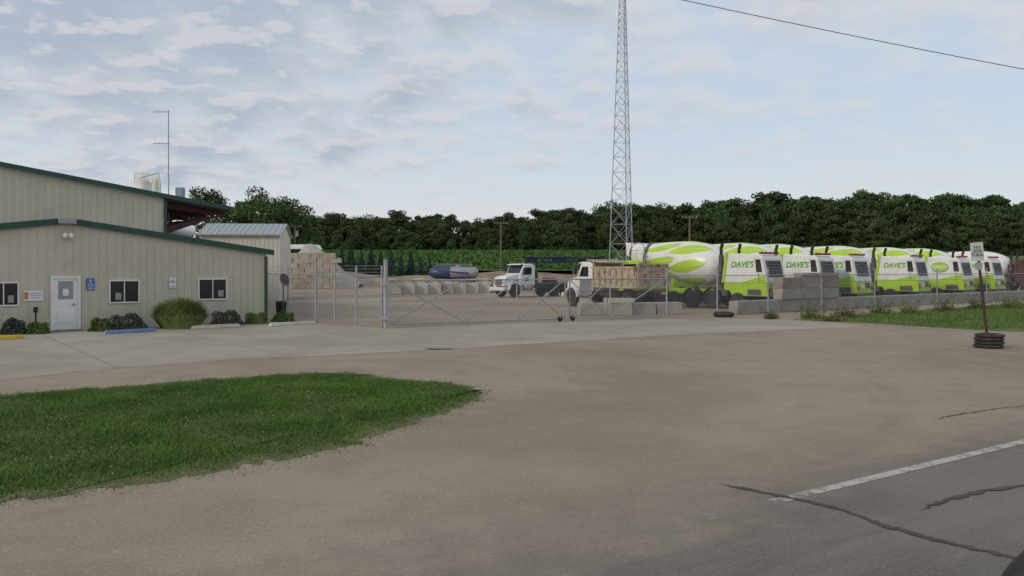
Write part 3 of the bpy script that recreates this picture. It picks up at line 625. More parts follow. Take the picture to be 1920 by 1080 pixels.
# ---------------------------------------------------------------- wheels
def wheel(parent,x,y,R,w_=.15,side=1,rim='rim'):
    o=MB().lathe([(-w_,.55*R),(-w_,.88*R),(-.8*w_,.98*R),(-.3*w_,R),(.3*w_,R),(.8*w_,.98*R),(w_,.88*R),(w_,.55*R)],(0,0,0),(0,1,0),28).build('wheel',M['tyre'],parent); o.location=(x,y,R)
    s=side; MB().lathe([(s*w_*1.02,.58*R),(s*w_*.7,.5*R),(s*w_*.3,.42*R),(s*w_*.35,.25*R),(s*w_*.95,.2*R),(s*w_*1.0,.0)],(0,0,0),(0,1,0),20,cap=False).build('rim',M[rim],o)
    b=MB()
    for k in range(8): a=k*math.pi/4; b.ball((.33*R*math.cos(a),s*w_*.42,.33*R*math.sin(a)),(.03,.03,.03),6,4)
    b.build('lug_nuts',M['darksteel'],o); return o
# ---------------------------------------------------------------- mixer truck
def drummat():
    global N,L
    m=bpy.data.materials.new('drum_paint'); m.use_nodes=True; N,L=nt(m); b=N['Principled BSDF']; b.inputs['Roughness'].default_value=.35
    at=N.new('ShaderNodeAttribute'); at.attribute_name='leaf'; t=N.new('ShaderNodeTexCoord'); n1=noise(t.outputs['Object'],1.6,6,.6,3)
    f=mrange(at.outputs['Fac'],-.012,.012,smooth=False); c=mixc(f,(.72,.72,.69,1),(.39,.60,.03,1)); c=mixc(mrange(n1,.45,.72,0,.38),c,(.3,.26,.2,1)); L.new(c,b.inputs['Base Color']); return m
M['drum']=drummat()
def leafval(a,th):
    best=-1
    for a0,a1,off,wm in ((.5,3.9,0,.33),(2.7,6.2,.5,.29)):
        if a0<=a<=a1:
            t_=(a-a0)/(a1-a0); wv=wm*max(0,math.sin(math.pi*t_**.8))**1.15
            x=(th/(2*math.pi)*7+off+.25*a+.15)%1.0; dd=abs(x-.5); best=max(best,min(wv-dd,dd-.035*(1-t_)))
    return best
def make_drum(parent,leaf=True):
    pr=[(0,.0),(0,.55),(.12,.75),(.4,1.0),(.8,1.18),(1.3,1.30),(1.8,1.34),(2.6,1.34),(3.2,1.27),(4.2,1.10),(5.2,.92),(6.0,.78),(6.6,.72),(6.95,.72)]
    q=[]
    for i in range(len(pr)-1):
        k=max(1,int((pr[i+1][0]-pr[i][0])/.08))
        for j in range(k): t_=j/k; q.append((pr[i][0]*(1-t_)+pr[i+1][0]*t_,pr[i][1]*(1-t_)+pr[i+1][1]*t_))
    q.append(pr[-1]); n=112; ax=Vector((math.cos(.145),0,math.sin(.145))); o_=Vector((3.45,0,2.42)); e1=Vector((0,1,0)); e2=ax.cross(e1)
    vs=[];vals=[];fs=[]
    for a,r in q:
        for k in range(n): th=2*math.pi*k/n; vs.append(o_+ax*a+e1*(r*math.cos(th))+e2*(r*math.sin(th))); vals.append(leafval(a,th) if leaf else -1)
    for i in range(len(q)-1):
        for k in range(n): fs.append((i*n+k,i*n+(k+1)%n,(i+1)*n+(k+1)%n,(i+1)*n+k))
    b=MB(); b.add(vs,fs,True); o=b.build('drum',M['drum'],parent); at=o.data.attributes.new('leaf','FLOAT','POINT'); at.data.foreach_set('value',vals)
    b=MB(); b.lathe([(5.55,.90),(5.55,.94),(5.75,.91),(5.75,.86)],o_,ax,40,cap=False); b.build('roller_track',M['darksteel'],o)
    b=MB(); b.lathe([(6.95,.74),(7.05,.76),(7.05,.6),(6.9,.5)],o_,ax,32,cap=False); b.build('drum_mouth',M['rust'],o)
    return o
def make_mixer(leaf=True):
    t=thing('mixer_truck','','mixer truck')
    b=MB(); 
    for s in(-1,1): b.box((5.6,s*.42,1.0),(10.4,.12,.3))
    for x in (1,3,5,7,9.5): b.box((x,0,1.0),(.15,.72,.2))
    b.build('chassis_frame',M['lime'],t)
    b=MB(); b.prism([(-.02,.80),(.03,1.55),(2.85,1.55),(2.85,1.15),(2.45,1.08),(2.3,.80)],-1.12,1.12); b.build('lower_hood',M['lime'],t,bev=.04)
    h=MB().prism([(.04,1.56),(.34,3.02),(.52,3.18),(2.65,3.3),(2.85,1.56)],-1.07,1.07).build('engine_hood',M['truckwhite'],t,bev=.05)
    b=MB(); 
    for s in(-1,1):
        b.prism([(2.58,3.33),(2.76,3.34),(3.02,1.56),(2.82,1.56)],s*1.09-.03,s*1.09+.03)
        b.prism([(.10,1.57),(.16,2.0),(1.8,1.57)],s*1.075-.012,s*1.075+.012)
    b.build('hood_trim',M['lime'],t)
    b=MB(); dv=Vector((.30,0,1.46)); nn=Vector((-1.46,0,.30)).normalized(); base=Vector((.04,0,1.56))
    def onr(f,y,o_=.0): return base+dv*f+Vector((0,y,0))+nn*o_
    def slab(f0,f1,y0,y1,d0,d1,mb):
        vs_=[onr(f0,y0,d0),onr(f0,y1,d0),onr(f1,y1,d0),onr(f1,y0,d0),onr(f0,y0,d1),onr(f0,y1,d1),onr(f1,y1,d1),onr(f1,y0,d1)]
        mb.add(vs_,[(0,1,2,3),(4,7,6,5),(0,4,5,1),(1,5,6,2),(2,6,7,3),(3,7,4,0)])
    slab(.24,.88,-.78,.78,.0,.03,b); gr=b.build('grille',M['black'],t)
    b=MB()
    for k in range(8): y=-.70+k*.2; slab(.25,.87,y-.016,y+.016,.03,.05,b)
    for k in range(4): slab(.33+.13*k,.35+.13*k,-.77,.77,.03,.055,b)
    b.build('grille_bars',M['grillebar'],gr)
    MB().prism([(.34,2.2),(.46,2.92),(.78,2.92),(.72,2.2)],1.065,1.09).build('side_vent',M['black'],t)
    MB().box((.56,0,3.28),(.14,1.9,.10)).build('light_bar',M['darksteel'],t)
    for y in(-.85,-.43,0,.43,.85): MB().box((.48,y,3.33),(.1,.13,.10)).build('marker_lamp',M['red'],t,bev=.02)
    for y in(-.92,.92): MB().box((-.0,y,1.15),(.1,.2,.28)).build('tail_lamp',M['red'],t,bev=.02)
    MB().box((-.08,0,.68),(.12,2.2,.22)).build('rear_bumper',M['darksteel'],t,bev=.02)
    MB().box((-.01,.3,1.25),(.06,.42,.24)).build('number_plate',M['white'],t)
    MB().box((.0,-.35,1.3),(.05,.5,.36)).build('rear_step_panel',M['darksteel'],t)
    for y in(-.95,.95):
        e=MB().tube((3.15,y,1.4),(3.15,y,3.6),.095,n=12).tube((3.15,y,3.6),(3.05,y,3.9),.095,.10,n=12).build('exhaust_stack',M['black'],t); MB().tube((3.15,y,2.2),(3.15,y,3.2),.15,n=14).build('heat_shield',M['darksteel'],e)
    MB().box((3.35,.55,2.0),(.3,.25,1.6)).box((3.35,-.55,2.0),(.3,.25,1.6)).box((3.3,0,1.5),(.5,1.5,.6)).build('rear_pedestal',M['darksteel'],t)
    MB().box((8.9,.55,1.9),(.2,.14,1.9)).box((8.9,-.55,1.9),(.2,.14,1.9)).box((8.9,0,2.4),(.24,1.3,.2)).build('front_pedestal',M['lime'],t)
    make_drum(t,leaf)
    b=MB()
    for y in(.75,1.15): b.tube((8.6,y,1.2),(8.9,y,4.0),.03,n=6)
    for k in range(9): z=1.4+.3*k; xx=8.6+.3*(z-1.2)/2.8; b.tube((xx,.75,z),(xx,1.15,z),.02,n=5)
    b.tube((8.9,1.15,4.0),(9.9,1.15,4.05),.025); b.tube((9.9,1.15,4.05),(9.9,1.15,3.2),.025); b.tube((8.9,1.15,3.6),(9.9,1.15,3.6),.02); b.build('ladder',M['steel'],t)
    MB().prism([(10.2,4.0),(10.9,4.15),(10.8,3.3),(10.3,3.0)],-.6,.6).build('charge_hopper',M['truckwhite'],t,bev=.04)
    MB().prism([(10.4,3.1),(12.3,2.5),(12.3,2.3),(10.4,2.8)],-.3,.3).build('chute',M['lime'],t)
    cb_=MB().prism([(9.3,.9),(9.3,2.75),(9.6,2.95),(10.7,2.9),(11.1,1.9),(11.15,.9)],-1.15,1.15).build('cab',M['lime'],t,bev=.06)
    for s in(-1,1): MB().prism([(9.5,1.9),(9.5,2.7),(10.55,2.7),(10.85,1.9)],s*1.16-.01,s*1.16+.01).build('side_window',M['glass'],cb_)
    MB().prism([(10.74,2.82),(11.09,2.0),(11.12,2.0),(10.77,2.82)],-1.0,1.0).build('windscreen',M['glass'],cb_)
    MB().box((11.2,0,.75),(.15,2.3,.35)).build('front_bumper',M['darksteel'],t,bev=.03)
    MB().lathe([(0,.0),(.05,.26),(1.3,.26),(1.35,.0)],(7.4,1.0,1.25),(1,0,0),16).build('water_tank',M['truckwhite'],t)
    for s in(-1,1):
        for x,R in ((1.9,.50),(3.7,.56),(5.1,.56),(6.6,.5),(10.2,.58)): wheel(t,x,s*1.04,R,.17,s)
        for x in(3.7,5.1):
            pr=[]; 
            for k in range(9): a=math.pi*k/8; pr.append((x+.68*math.cos(a),.56+.68*math.sin(a)))
            for k in range(9): a=math.pi*(8-k)/8; pr.append((x+.64*math.cos(a),.56+.64*math.sin(a)))
            MB().prism(pr,s*1.02-.2,s*1.02+.2).build('fender',M['black'],t)
        MB().box((2.78,s*1.0,.95),(.35,.4,.36)).build('step_box',M['darksteel'],t,bev=.03)
        MB().prism([(.35,.86),(1.25,.86),(1.25,1.2),(.42,1.2)],s*1.125-.01,s*1.125+.01).build('access_panel',M['darksteel'],t)
        MB().tube((.5,s*1.14,1.7),(.58,s*1.14,2.15),.018,n=6).build('grab_handle',M['steel'],t)
    return t
LR=(math.pi/2,0,math.pi)
mx=make_mixer(); text("DAVE'S",.47,M['textgreen'],mx,(1.66,1.076,2.62),LR,shear=.22,off=.016)
hd=Vector((-.66,.75,0)).normalized(); hrz=math.atan2(hd.y,hd.x)
labels=['lime and white concrete mixer truck nearest the gate, its whole drum in view',
 'second mixer truck from the left, hood right of the nearest mixer',
 'third mixer truck from the left, its hood partly hidden by the stacked blocks',
 'fourth mixer truck from the left, right of the block stack',
 'fifth mixer truck with a green oval badge on its white hood',
 'sixth mixer truck, last one with a lime hood at the right',
 'maroon mixer truck with a plain white drum at the right edge']
grp='concrete mixer trucks parked in a row'
for i,u in enumerate((1458,1558,1622,1734,1818,1876,1975)):
    if i==0: o=mx
    else: o=copy_tree(mx,skip=('lettering',) if i in(4,6) else ())
    p=online(u,28.2 if i<6 else 30.0); o.location=p; o.rotation_euler=(0,0,hrz+[0,.02,-.02,.02,.0,-.03,.02][i]); o['label']=labels[i]; o['group']=grp
    if i==4:
        bd=MB().lathe([(0,.62),(.02,.62)],(0,0,0),(0,0,1),32).build('badge',M['textgreen'],o); bd.location=(1.7,1.075,2.5); bd.rotation_euler=LR; bd.scale=(1,.62,1)
        bd=MB().lathe([(0,.55),(.02,.55)],(0,0,0),(0,0,1),32).build('badge_centre',M['lime'],o); bd.location=(1.7,1.085,2.5); bd.rotation_euler=LR; bd.scale=(1,.60,1)
        text("DAVE'S",.34,M['truckwhite'],o,(1.7,1.11,2.5),LR,off=.01)
    if i==6:
        for c_ in o.children:
            n_=c_.name.split('.')[0]
            if n_ in('lower_hood','engine_hood','hood_trim','chassis_frame','rear_pedestal','front_pedestal','cab','step_box'):
                c_.material_slots[0].link='OBJECT'; c_.material_slots[0].material=M['maroon']
            if n_=='drum':
                me=c_.data.copy(); c_.data=me; me.attributes['leaf'].data.foreach_set('value',[-1.0]*len(me.vertices))
# ---------------------------------------------------------------- conventional trucks
def make_truck(label,loc,rz,bed):
    t=thing('dump_truck' if bed else 'flatbed_truck',label,'truck',loc,rz); W=M['truckwhite']
    b=MB()
    for s in(-1,1): b.box((3.6,s*.4,.9),(7.0,.1,.28))
    for x in(.6,2,3.5,5): b.box((x,0,.9),(.12,.7,.2))
    b.build('chassis_frame',M['darksteel'],t)
    cb_=MB().prism([(4.35,1.0),(4.35,2.65),(4.6,2.82),(5.5,2.80),(5.95,2.0),(5.95,1.0)],-1.02,1.02).build('cab',W,t,bev=.06)
    for s in(-1,1):
        MB().prism([(4.75,1.9),(4.75,2.52),(5.4,2.52),(5.72,1.9)],s*1.025-.01,s*1.025+.01).build('side_window',M['glass'],cb_)
        MB().box((5.0,s*1.03,1.75),(.14,.02,.04)).build('door_handle',M['darksteel'],cb_)
        b=MB(); b.box((5.75,s*1.28,2.25),(.06,.16,.42)); b.tube((5.7,s*1.0,2.4),(5.75,s*1.28,2.4),.02); b.build('wing_mirror',M['black'],cb_)
    MB().box((4.335,0,2.25),(.02,1.2,.42)).build('rear_window',M['glass'],cb_)
    MB().prism([(5.52,2.7),(5.90,2.02),(5.94,2.02),(5.57,2.72)],-.90,.90).build('windscreen',M['glass'],cb_)
    MB().prism([(5.45,2.83),(5.9,2.76),(5.9,2.72),(5.45,2.76)],-.95,.95).build('sun_visor',W,cb_)
    hd_=MB().prism([(5.95,1.05),(5.95,1.95),(7.2,1.70),(7.42,1.5),(7.45,.95),(6.9,.95),(6.75,1.1),(6.0,1.1)],-.78,.78).build('hood',W,t,bev=.07)
    MB().box((7.45,0,1.28),(.06,.9,.55)).build('grille',M['darksteel'],t); b=MB()
    for k in range(7): b.box((7.49,0,1.06+.07*k),(.02,.88,.02))
    b.build('grille_bars',M['steel'],t)
    MB().box((7.55,0,.72),(.2,2.2,.3)).build('front_bumper',W,t,bev=.04)
    for s in(-1,1):
        MB().box((7.4,s*.66,1.25),(.14,.2,.2)).build('headlight',M['polished'],t,bev=.03)
        pr=[]
        for k in range(9): a=math.pi*k/8; pr.append((6.5+.70*math.cos(a),.62+.68*math.sin(a)))
        for k in range(9): a=math.pi*(8-k)/8; pr.append((6.5+.60*math.cos(a),.62+.58*math.sin(a)))
        MB().prism(pr,s*.78 if s>0 else -1.15,s*1.15 if s>0 else -.78).build('fender',W,t,bev=.02)
        MB().lathe([(0,0),(.02,.3),(1.0,.3),(1.02,0)],(4.6,s*.85,.85),(1,0,0),16).build('fuel_tank',M['polished'],t)
        wheel(t,6.5,s*.95,.52,.15,s)
        for x in(.9,2.2): wheel(t,x,s*.9,.52,.24,s)
        MB().box((.05,s*.9,.6),(.03,.55,.6)).build('mud_flap',M['black'],t)
        MB().box((.1,s*.75,.95),(.08,.2,.14)).build('tail_lamp',M['red'],t)
    MB().tube((4.2,-.8,1.0),(4.2,-.8,3.0),.07).build('exhaust_stack',M['steel'],t)
    if bed:
        T=M['tan']; b=MB()
        b.box((2.0,0,1.28),(4.2,2.3,.12)); b.box((2.0,1.16,1.88),(4.2,.07,1.1)); b.box((2.0,-1.16,1.88),(4.2,.07,1.1)); b.box((4.08,0,2.12),(.07,2.24,1.6))
        bd=b.build('dump_bed',T,t,bev=.015)
        b=MB()
        for s in(-1,1):
            b.box((2.0,s*1.215,2.45),(4.3,.09,.12)); b.box((2.0,s*1.215,1.32),(4.3,.09,.12)); b.box((2.0,s*1.21,1.88),(4.2,.05,.07))
            for k in range(8): b.box((.05+k*.56,s*1.215,1.88),(.09,.085,1.0))
        b.build('bed_ribs',T,bd)
        MB().prism([(3.3,2.72),(4.9,2.90),(4.9,2.97),(3.3,2.79)],-1.05,1.05).box((4.08,1.0,2.8),(.07,.1,.3)).build('cab_shield',T,bd)
        b=MB(); b.box((-.12,0,1.95),(.07,2.24,1.45)); 
        for y in(-1.05,-.5,0,.5,1.05): b.box((-.18,y,1.95),(.06,.1,1.45))
        for z in(1.3,1.95,2.62): b.box((-.185,0,z),(.072,2.26,.1))
        b.build('tailgate',T,t)
        b=MB(); vs_=[];n=10
        for j in range(n+1):
            for i in range(n+1): a=i/n;c_=j/n; vs_.append((-.05+a*4.1,-1.1+c_*2.2,2.05+.3*math.sin(math.pi*a)*math.sin(math.pi*c_)+random.uniform(0,.06)))
        b.add(vs_,[(j*(n+1)+i,j*(n+1)+i+1,(j+1)*(n+1)+i+1,(j+1)*(n+1)+i) for j in range(n) for i in range(n)],True); b.build('load',M['dirt'],t)
    else:
        b=MB(); b.box((1.9,0,1.15),(4.4,2.3,.14)); b.box((4.15,0,1.75),(.1,2.2,1.1)); b.build('flat_deck',M['darksteel'],t,bev=.01)
        MB().box((2.4,.6,1.42),(1.3,.5,.4)).build('deck_load',M['rust'],t,bev=.03)
        MB().ball((5.3,1.04,1.5),(.28,.006,.14)).build('door_emblem',M['blue'],t)
    return t
h1=Vector((-.8,-.6,0)); l1=Vector((.6,-.8,0)); base=Vector((.3,66.5,0))-h1*6.5-l1*1.1
make_truck('white conventional truck with a low dark flat deck parked across the yard',base,math.atan2(h1.y,h1.x),False)
h2=Vector((-.50,.866,0)); l2=Vector((-.866,-.50,0)); base=Vector(((1190-960)/F*45.3,45.3,0))-l2*1.2
make_truck('white cab dump truck with a rusty tan dump bed behind the right gate leaf',base,math.atan2(h2.y,h2.x),True)
# tanker
p=P(850,505,94); o=thing('tank_trailer','dark blue and silver tank trailer parked beyond the pale block rows','tank trailer',(p.x,p.y,0),math.radians(170))
MB().lathe([(-3,.0),(-2.9,.45),(-2.6,.68),(.2,.74)],(0,0,1.95),(1,0,0),24).build('silver_tank',M['polished'],o)
MB().lathe([(.2,.74),(2.2,.70),(2.8,.45),(3.0,0)],(0,0,1.95),(1,0,0),24,cap=False).build('blue_tank',M['tankblue'],o)
MB().box((0,0,1.1),(5.6,.9,.2)).build('chassis_frame',M['darksteel'],o); MB().tube((-.6,0,2.6),(-.6,0,2.85),.25,n=12).build('hatch',M['steel'],o)
MB().box((0,0,2.74),(4.6,.4,.05)).tube((-2.2,0,2.6),(-2.2,0,2.95),.04).tube((2.0,0,2.6),(2.0,0,2.95),.04).tube((-2.2,0,2.95),(2.0,0,2.95),.03).build('top_walkway',M['steel'],o)
MB().prism([(-2.0,1.75),(1.8,2.15),(1.8,2.27),(-2.0,2.0)],.70,.755).build('stripe',M['tankblue'],o)
for s in(-1,1):
    for x in(-2.2,-1.1): wheel(o,x,s*.85,.5,.15,s)
o=thing('crane_boom','long dark blue lattice boom lying on stands beyond the flat deck truck','crane boom',(P(985,505,100).x,100,0)); zb=P(0,487,100).z
b=MB()
for y in(-.4,.4):
    for z in(zb-.3,zb+.3): b.tube((0,y,z),(6.5,y,z),.08)
    for k in range(8): b.tube((k*.8,y,zb-.3),(k*.8+.8,y,zb+.3),.05,n=5); b.tube((k*.8,y,zb+.3),(k*.8+.8,y,zb-.3),.05,n=5)
b.box((.8,0,zb),(1.4,.7,.5)); b.box((4.2,0,zb),(1.8,.7,.5)); b.build('lattice',M['navy'],o); MB().tube((6.5,0,zb),(9.8,0,zb+.25),.3,.15).box((9.5,0,zb+.2),(.8,.5,.6)).build('boom_tip',M['black'],o)
for x in(.5,6): MB().tube((x,-.4,0),(x,-.4,zb-.3),.08).tube((x,.4,0),(x,.4,zb-.3),.08).tube((x,-.4,1),(x,.4,1),.06).build('stand',M['darksteel'],o)
# ---------------------------------------------------------------- tower
o=thing('radio_tower','very tall grey lattice radio tower rising behind the yard','tower',(P(1168,505,110).x,110,0),.35)
def tw(z): return max(.75,3.55-z*.0674)
legs=[(math.cos(a),math.sin(a)) for a in(.3,.3+2*math.pi/3,.3+4*math.pi/3)]
def tp(k,z): r=tw(z)/math.sqrt(3); return Vector((legs[k][0]*r,legs[k][1]*r,z))
for k in range(3): MB().tube(tp(k,0),tp(k,41.5),.07,.058).tube(tp(k,41.5),tp(k,58),.058).build('leg',M['tower'],o)
b=MB(); z=0
while z<57:
    st_=max(1.0,tw(z)*.85); z1=min(58,z+st_)
    for k in range(3):
        k2=(k+1)%3; b.tube(tp(k,z),tp(k2,z1),.028,n=5); b.tube(tp(k2,z),tp(k,z1),.028,n=5); b.tube(tp(k,z1),tp(k2,z1),.024,n=5)
    z=z1
b.build('lattice_bracing',M['tower'],o)
# ---------------------------------------------------------------- utility poles and wires
def upole(u,vt,Y,label,arm=True,tr=False):
    p=P(u,505,Y); g=hz(p.x,Y); zt=P(u,vt,Y).z; o=thing('utility_pole',label,'utility pole',(p.x,p.y,g)); hh=zt-g
    MB().tube((0,0,0),(0,0,hh),.17,.12).build('pole',M['wood'],o)
    if arm:
        MB().box((0,-.1,hh-.25),(2.2,.1,.13)).build('crossarm',M['wood'],o)
        for x in(-1,-.5,.5,1): MB().tube((x,-.1,hh-.2),(x,-.1,hh+.0),.05).build('insulator',M['steel'],o)
    if tr: MB().tube((.3,0,hh-1.8),(.3,0,hh-.9),.24,n=12).build('transformer',M['steel'],o)
    return Vector((p.x,p.y,zt))
a1=upole(553,422,125,'wooden utility pole with transformer by the storage bin wall',True,True)
a2=upole(939,416,130,'wooden utility pole with crossarm in the middle of the yard backdrop')
a3=upole(1293,405,115,'wooden utility pole with crossarm behind the mixer trucks')
def wire(a,b_,sag,r,label,n=24):
    m=MB(); pts=[a.lerp(b_,i/n)-Vector((0,0,4*sag*(i/n)*(1-i/n))) for i in range(n+1)]
    for i in range(n): m.tube(pts[i],pts[i+1],r,n=5)
    tag(m.build('overhead_wire',M['black']),label,'wire')
wire(a1-Vector((1,.1,.0)),a2-Vector((1,.1,0)),1.2,.022,'thin overhead wire between the bin wall pole and the middle pole')
wire(a2+Vector((1,-.1,0)),a3-Vector((1,.1,0)),1.0,.022,'thin overhead wire between the middle pole and the pole behind the mixers')
wire(a3+Vector((1,-.1,0)),Vector((110,110,11.5)),1.2,.022,'thin overhead wire from the mixer yard pole to the right edge')
wire(P(500,-184,24),P(2150,172,24),.25,.012,'dark overhead cable crossing the upper right sky',40)
# ---------------------------------------------------------------- road sign
p=G(1853,652); o=thing('road_sign','white no semi turn sign on a rusty leaning post set in stacked tyres','sign',p)
MB().tube((0,0,0),(-.34,0,3.1),.040,n=8).build('post',M['signpost'],o)
sg=MB().box((-.37,-.06,2.88),(.38,.015,.56),ry=-.08).build('sign_panel',M['signwhite'],o); text('NO\nSEMI\nTURN',.135,M['ink'],o,(-.37,-.07,2.89),RW)
MB().box((-.33,-.06,2.45),(.2,.015,.22)).build('lower_plate',M['steel'],o)
for k in range(4):
    b=MB(); b.lathe([(-.05,.24),(-.055,.34),(-.03,.40),(.03,.40),(.055,.34),(.05,.24),(0,.2),(-.05,.24)],(0,0,0),(0,0,1),28,cap=False)
    t_=b.build('old_tyre',M['tyre']); t_.location=p+Vector((.02*(k%2),-.015*k,.062+.105*k)); t_.scale=(1,1,.93) if k else (1,1,1); tag(t_,['bottom','second','third','top'][k]+' tyre of the stack holding the leaning sign post','tyre')
t_=MB().lathe([(-.1,.3),(-.12,.42),(-.05,.5),(.05,.5),(.12,.42),(.1,.3),(-.1,.3)],(0,0,.13),(0,0,1),24,cap=False).build('old_tyre',M['tyre']); t_.location=G(1357,594); tag(t_,'loose old tyre lying at the left end of the low block wall','tyre')
o=thing('car_wing_mirror','black wing mirror edge at the bottom right corner','wing mirror',P(2065,1205,.9)); MB().ball((0,0,0),(.132,.05,.132),28,18).build('mirror_housing',M['black'],o); MB().box((.12,0,-.08),(.2,.04,.06)).build('mirror_arm',M['black'],o)
# ---------------------------------------------------------------- trees
def crown_mesh(m,Ht,R,nb,nl,ls,zlow=.12):
    cs=[]; 
    for i in range(nb):
        t_=random.random(); z=Ht*(zlow+(.93-zlow)*t_); prof=math.sin(math.pi*min(1,.22+t_*.72))**.6; a=random.uniform(0,6.28); rr=R*prof*random.uniform(.3,.9)
        c_=np.array([math.cos(a)*rr,math.sin(a)*rr,z]); br=R*random.uniform(.16,.42)*(1.1-.4*t_)
        k=int(nl*(br/R/.3)**1.5)+20
        d=rng.normal(size=(k,3)); d/=np.linalg.norm(d,axis=1)[:,None]; r_=rng.uniform(.5,1.15,k); cs.append(c_+d*r_[:,None]*br*np.array([1.1,1.1,.7]))
    return quads(np.concatenate(cs),ls)
def make_tree(name,label,m,Ht,R,nb,nl,ls,group=None,zlow=.12):
    t=thing(name,label,'tree',group=group); fastmesh('crown',crown_mesh(m,Ht,R,nb,nl,ls,zlow),4,m,t)
    b=MB(); b.tube((0,0,0),(.1,0,Ht*.35),.32,.22); b.tube((.1,0,Ht*.35),(-.1,.1,Ht*.8),.22,.06)
    for k in range(5): a=k*1.3; b.tube((.05,0,Ht*(.25+.08*k)),(math.cos(a)*R*.6,math.sin(a)*R*.6,Ht*(.45+.08*k)),.1,.03,n=6)
    b.build('trunk',M['bark'],t); return t
var=[make_tree('woodland_tree','',M['leafA'],12,random.choice((4.2,4.8,5.6)),64,135,.5,zlow=-.02) for _ in range(7)]
usedv=set()
def topv(u):
    pts=[(300,402),(560,404),(640,399),(760,397),(830,404),(900,404),(960,398),(1060,387),(1120,383),(1200,372),(1300,376),(1380,370),(1450,360),(1520,369),(1600,364),(1700,362),(1800,368),(1920,376),(2200,375)]
    for i in range(len(pts)-1):
        if pts[i][0]<=u<=pts[i+1][0]: t_=(u-pts[i][0])/(pts[i+1][0]-pts[i][0]); return pts[i][1]*(1-t_)+pts[i+1][1]*t_
    return 385
def place_tree(u,Y,frac,label,group):
    i=random.randrange(7); o=var[i] if i not in usedv else copy_tree(var[i]); usedv.add(i); x=(u-960)/F*Y; g=hz(x,Y)
    hh=(H-(topv(u)-505)/F*Y-g)*frac; s=hh/12; o.location=(x,Y,g); o.rotation_euler=(0,0,random.uniform(0,6.28)); k=random.uniform(.8,1.25); o.scale=(s*k,s*k,s); tag(o,label,'tree',group)
def reg(u):
    if u<920: return 'dark broadleaf tree in the distant woodland edge left of the middle pole','woodland trees left of the middle pole'
    if u<1190: return 'dark broadleaf tree in the woodland edge behind the radio tower field','woodland trees between the middle pole and the tower'
    if u<1560: return 'dark broadleaf tree in the tall woodland above the left mixer trucks','woodland trees above the left mixer trucks'
    return 'dark broadleaf tree in the tall woodland above the right mixer trucks','woodland trees above the right mixer trucks'
for Y,f0,f1,st_ in ((256,.42,.72,26),(265,.72,.97,27),(276,.88,1.07,24)):
    u=500+random.uniform(0,15)
    while u<2080: l_,g_=reg(u); place_tree(u,Y+random.uniform(-3,3),random.uniform(f0,f1),l_,g_); u+=st_*random.uniform(.7,1.3)
for (u,vt,Y,sc,lab) in ((388,349,128,1.0,'rounded tree rising behind the workshop canopy'),(462,372,135,1.0,'mid green tree left of the tallest yard tree'),(492,350,126,1.1,'tallest leafy tree behind the storage shed'),(535,366,132,1.05,'broad tree just right of the tallest yard tree'),(430,384,140,1.1,'low tree between the canopy tree and the shed trees'),(575,400,150,.9,'smaller tree at the right end of the shed trees'),(508,395,118,.9,'bushy low tree directly above the shed roof')):
    g=hz(0,Y); x=(u-960)/F*Y; hh=H-(vt-505)/F*Y-g
    t=make_tree('yard_tree',lab,M['leafB'],hh,hh*.36*sc,64,200,.42,zlow=.02); t.location=(x,Y,g)
def spruce(u,vt,Y,label):
    g=hz(0,Y); x=(u-960)/F*Y; hh=H-(vt-505)/F*Y-g; o=thing('spruce_tree',label,'tree',(x,Y,g),group='small spruces below the cornfield'); n=3200
    t_=rng.uniform(0,1,n)**.8; lay=(t_*11)%1; r=(1-t_)*hh*.30*(1-.4*lay)*rng.uniform(.5,1.05,n); a=rng.uniform(0,6.28,n)
    c=np.stack([np.cos(a)*r,np.sin(a)*r,hh*(.04+.96*t_)-r*.2],1); fastmesh('crown',quads(c,.26),4,M['pine'],o); MB().tube((0,0,0),(0,0,hh*.9),.12,.03).build('trunk',M['bark'],o)
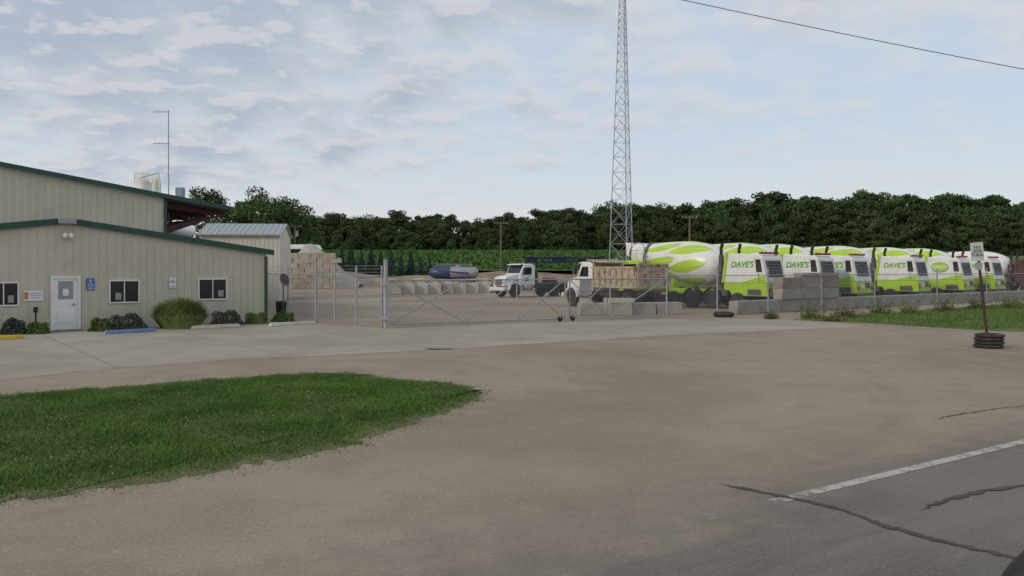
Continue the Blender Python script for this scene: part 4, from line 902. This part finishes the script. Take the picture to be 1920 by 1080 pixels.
sp_list=[(658,456,150),(678,470,146),(696,460,150),(714,474,144),(733,464,148),(752,478,140),(770,472,142),(788,482,138),(806,484,136),(640,466,150),(824,490,134)]
for i,(u,v,Y) in enumerate(sorted(sp_list)): spruce(u,v,Y,f'small blue green spruce, {["first","second","third","fourth","fifth","sixth","seventh","eighth","ninth","tenth","last"][i]} from the left in the row below the cornfield')
cn=90000; x=rng.uniform(-85,95,cn); row=rng.uniform(160,250,cn); hzv=np.vectorize(lambda a,b_:hz(a,b_)); c=np.stack([x,row,hzv(x,row)+rng.uniform(.4,1.7,cn)],1)
tag(fastmesh('corn_plants',quads(c,.8),4,M['corn']),'dense green corn crop on the rising field before the woodland','corn',kind='stuff')
b=MB(); fx=[-90+i*12 for i in range(17)]; fy=[158+i*6 for i in range(17)]
b.add([(x,y,hz(x,y)+.8) for y in fy for x in fx],[(j*17+i,j*17+i+1,(j+1)*17+i+1,(j+1)*17+i) for j in range(16) for i in range(16)],True); struct(b.build('field',M['corn']))
wl=['tall weed clump against the low wall left of the fence stack','dry weed clump in front of the block stack','green weed clump right of the block stack','broad weed clump in the middle of the verge','straggly weed clump further along the verge','tall green weeds near the leaning sign','weed clump behind the leaning sign','low weed clump by the gravel edge','weed clump at the right edge of the verge']
for i,(u,v,wp,hp) in enumerate(((1445,598,24,12),(1520,597,54,26),(1585,596,50,20),(1650,590,60,24),(1705,588,50,20),(1770,584,60,26),(1830,580,50,22),(1560,602,50,9),(1895,578,50,22))):
    p=G(u,v); s=p.y/F; n=900; o=thing('weed_clump',wl[i],'weeds',p); d=rng.normal(size=(n,3)); d/=np.linalg.norm(d,axis=1)[:,None]; d[:,2]=np.abs(d[:,2]); rr=rng.uniform(.2,1.1,n)*(1+.35*np.sin(d[:,0]*9+i))
    fastmesh('leaves',quads(d*rr[:,None]*np.array([wp/2*s,.4,hp*s]),.09),4,M['weed'],o)
    for k in range(6): xx=random.uniform(-.4,.4)*wp*s; MB().tube((xx*.7,0,0),(xx,random.uniform(-.1,.1),hp*s*random.uniform(.7,1.3)),.012,n=5).build('stem',M['weed'],o)
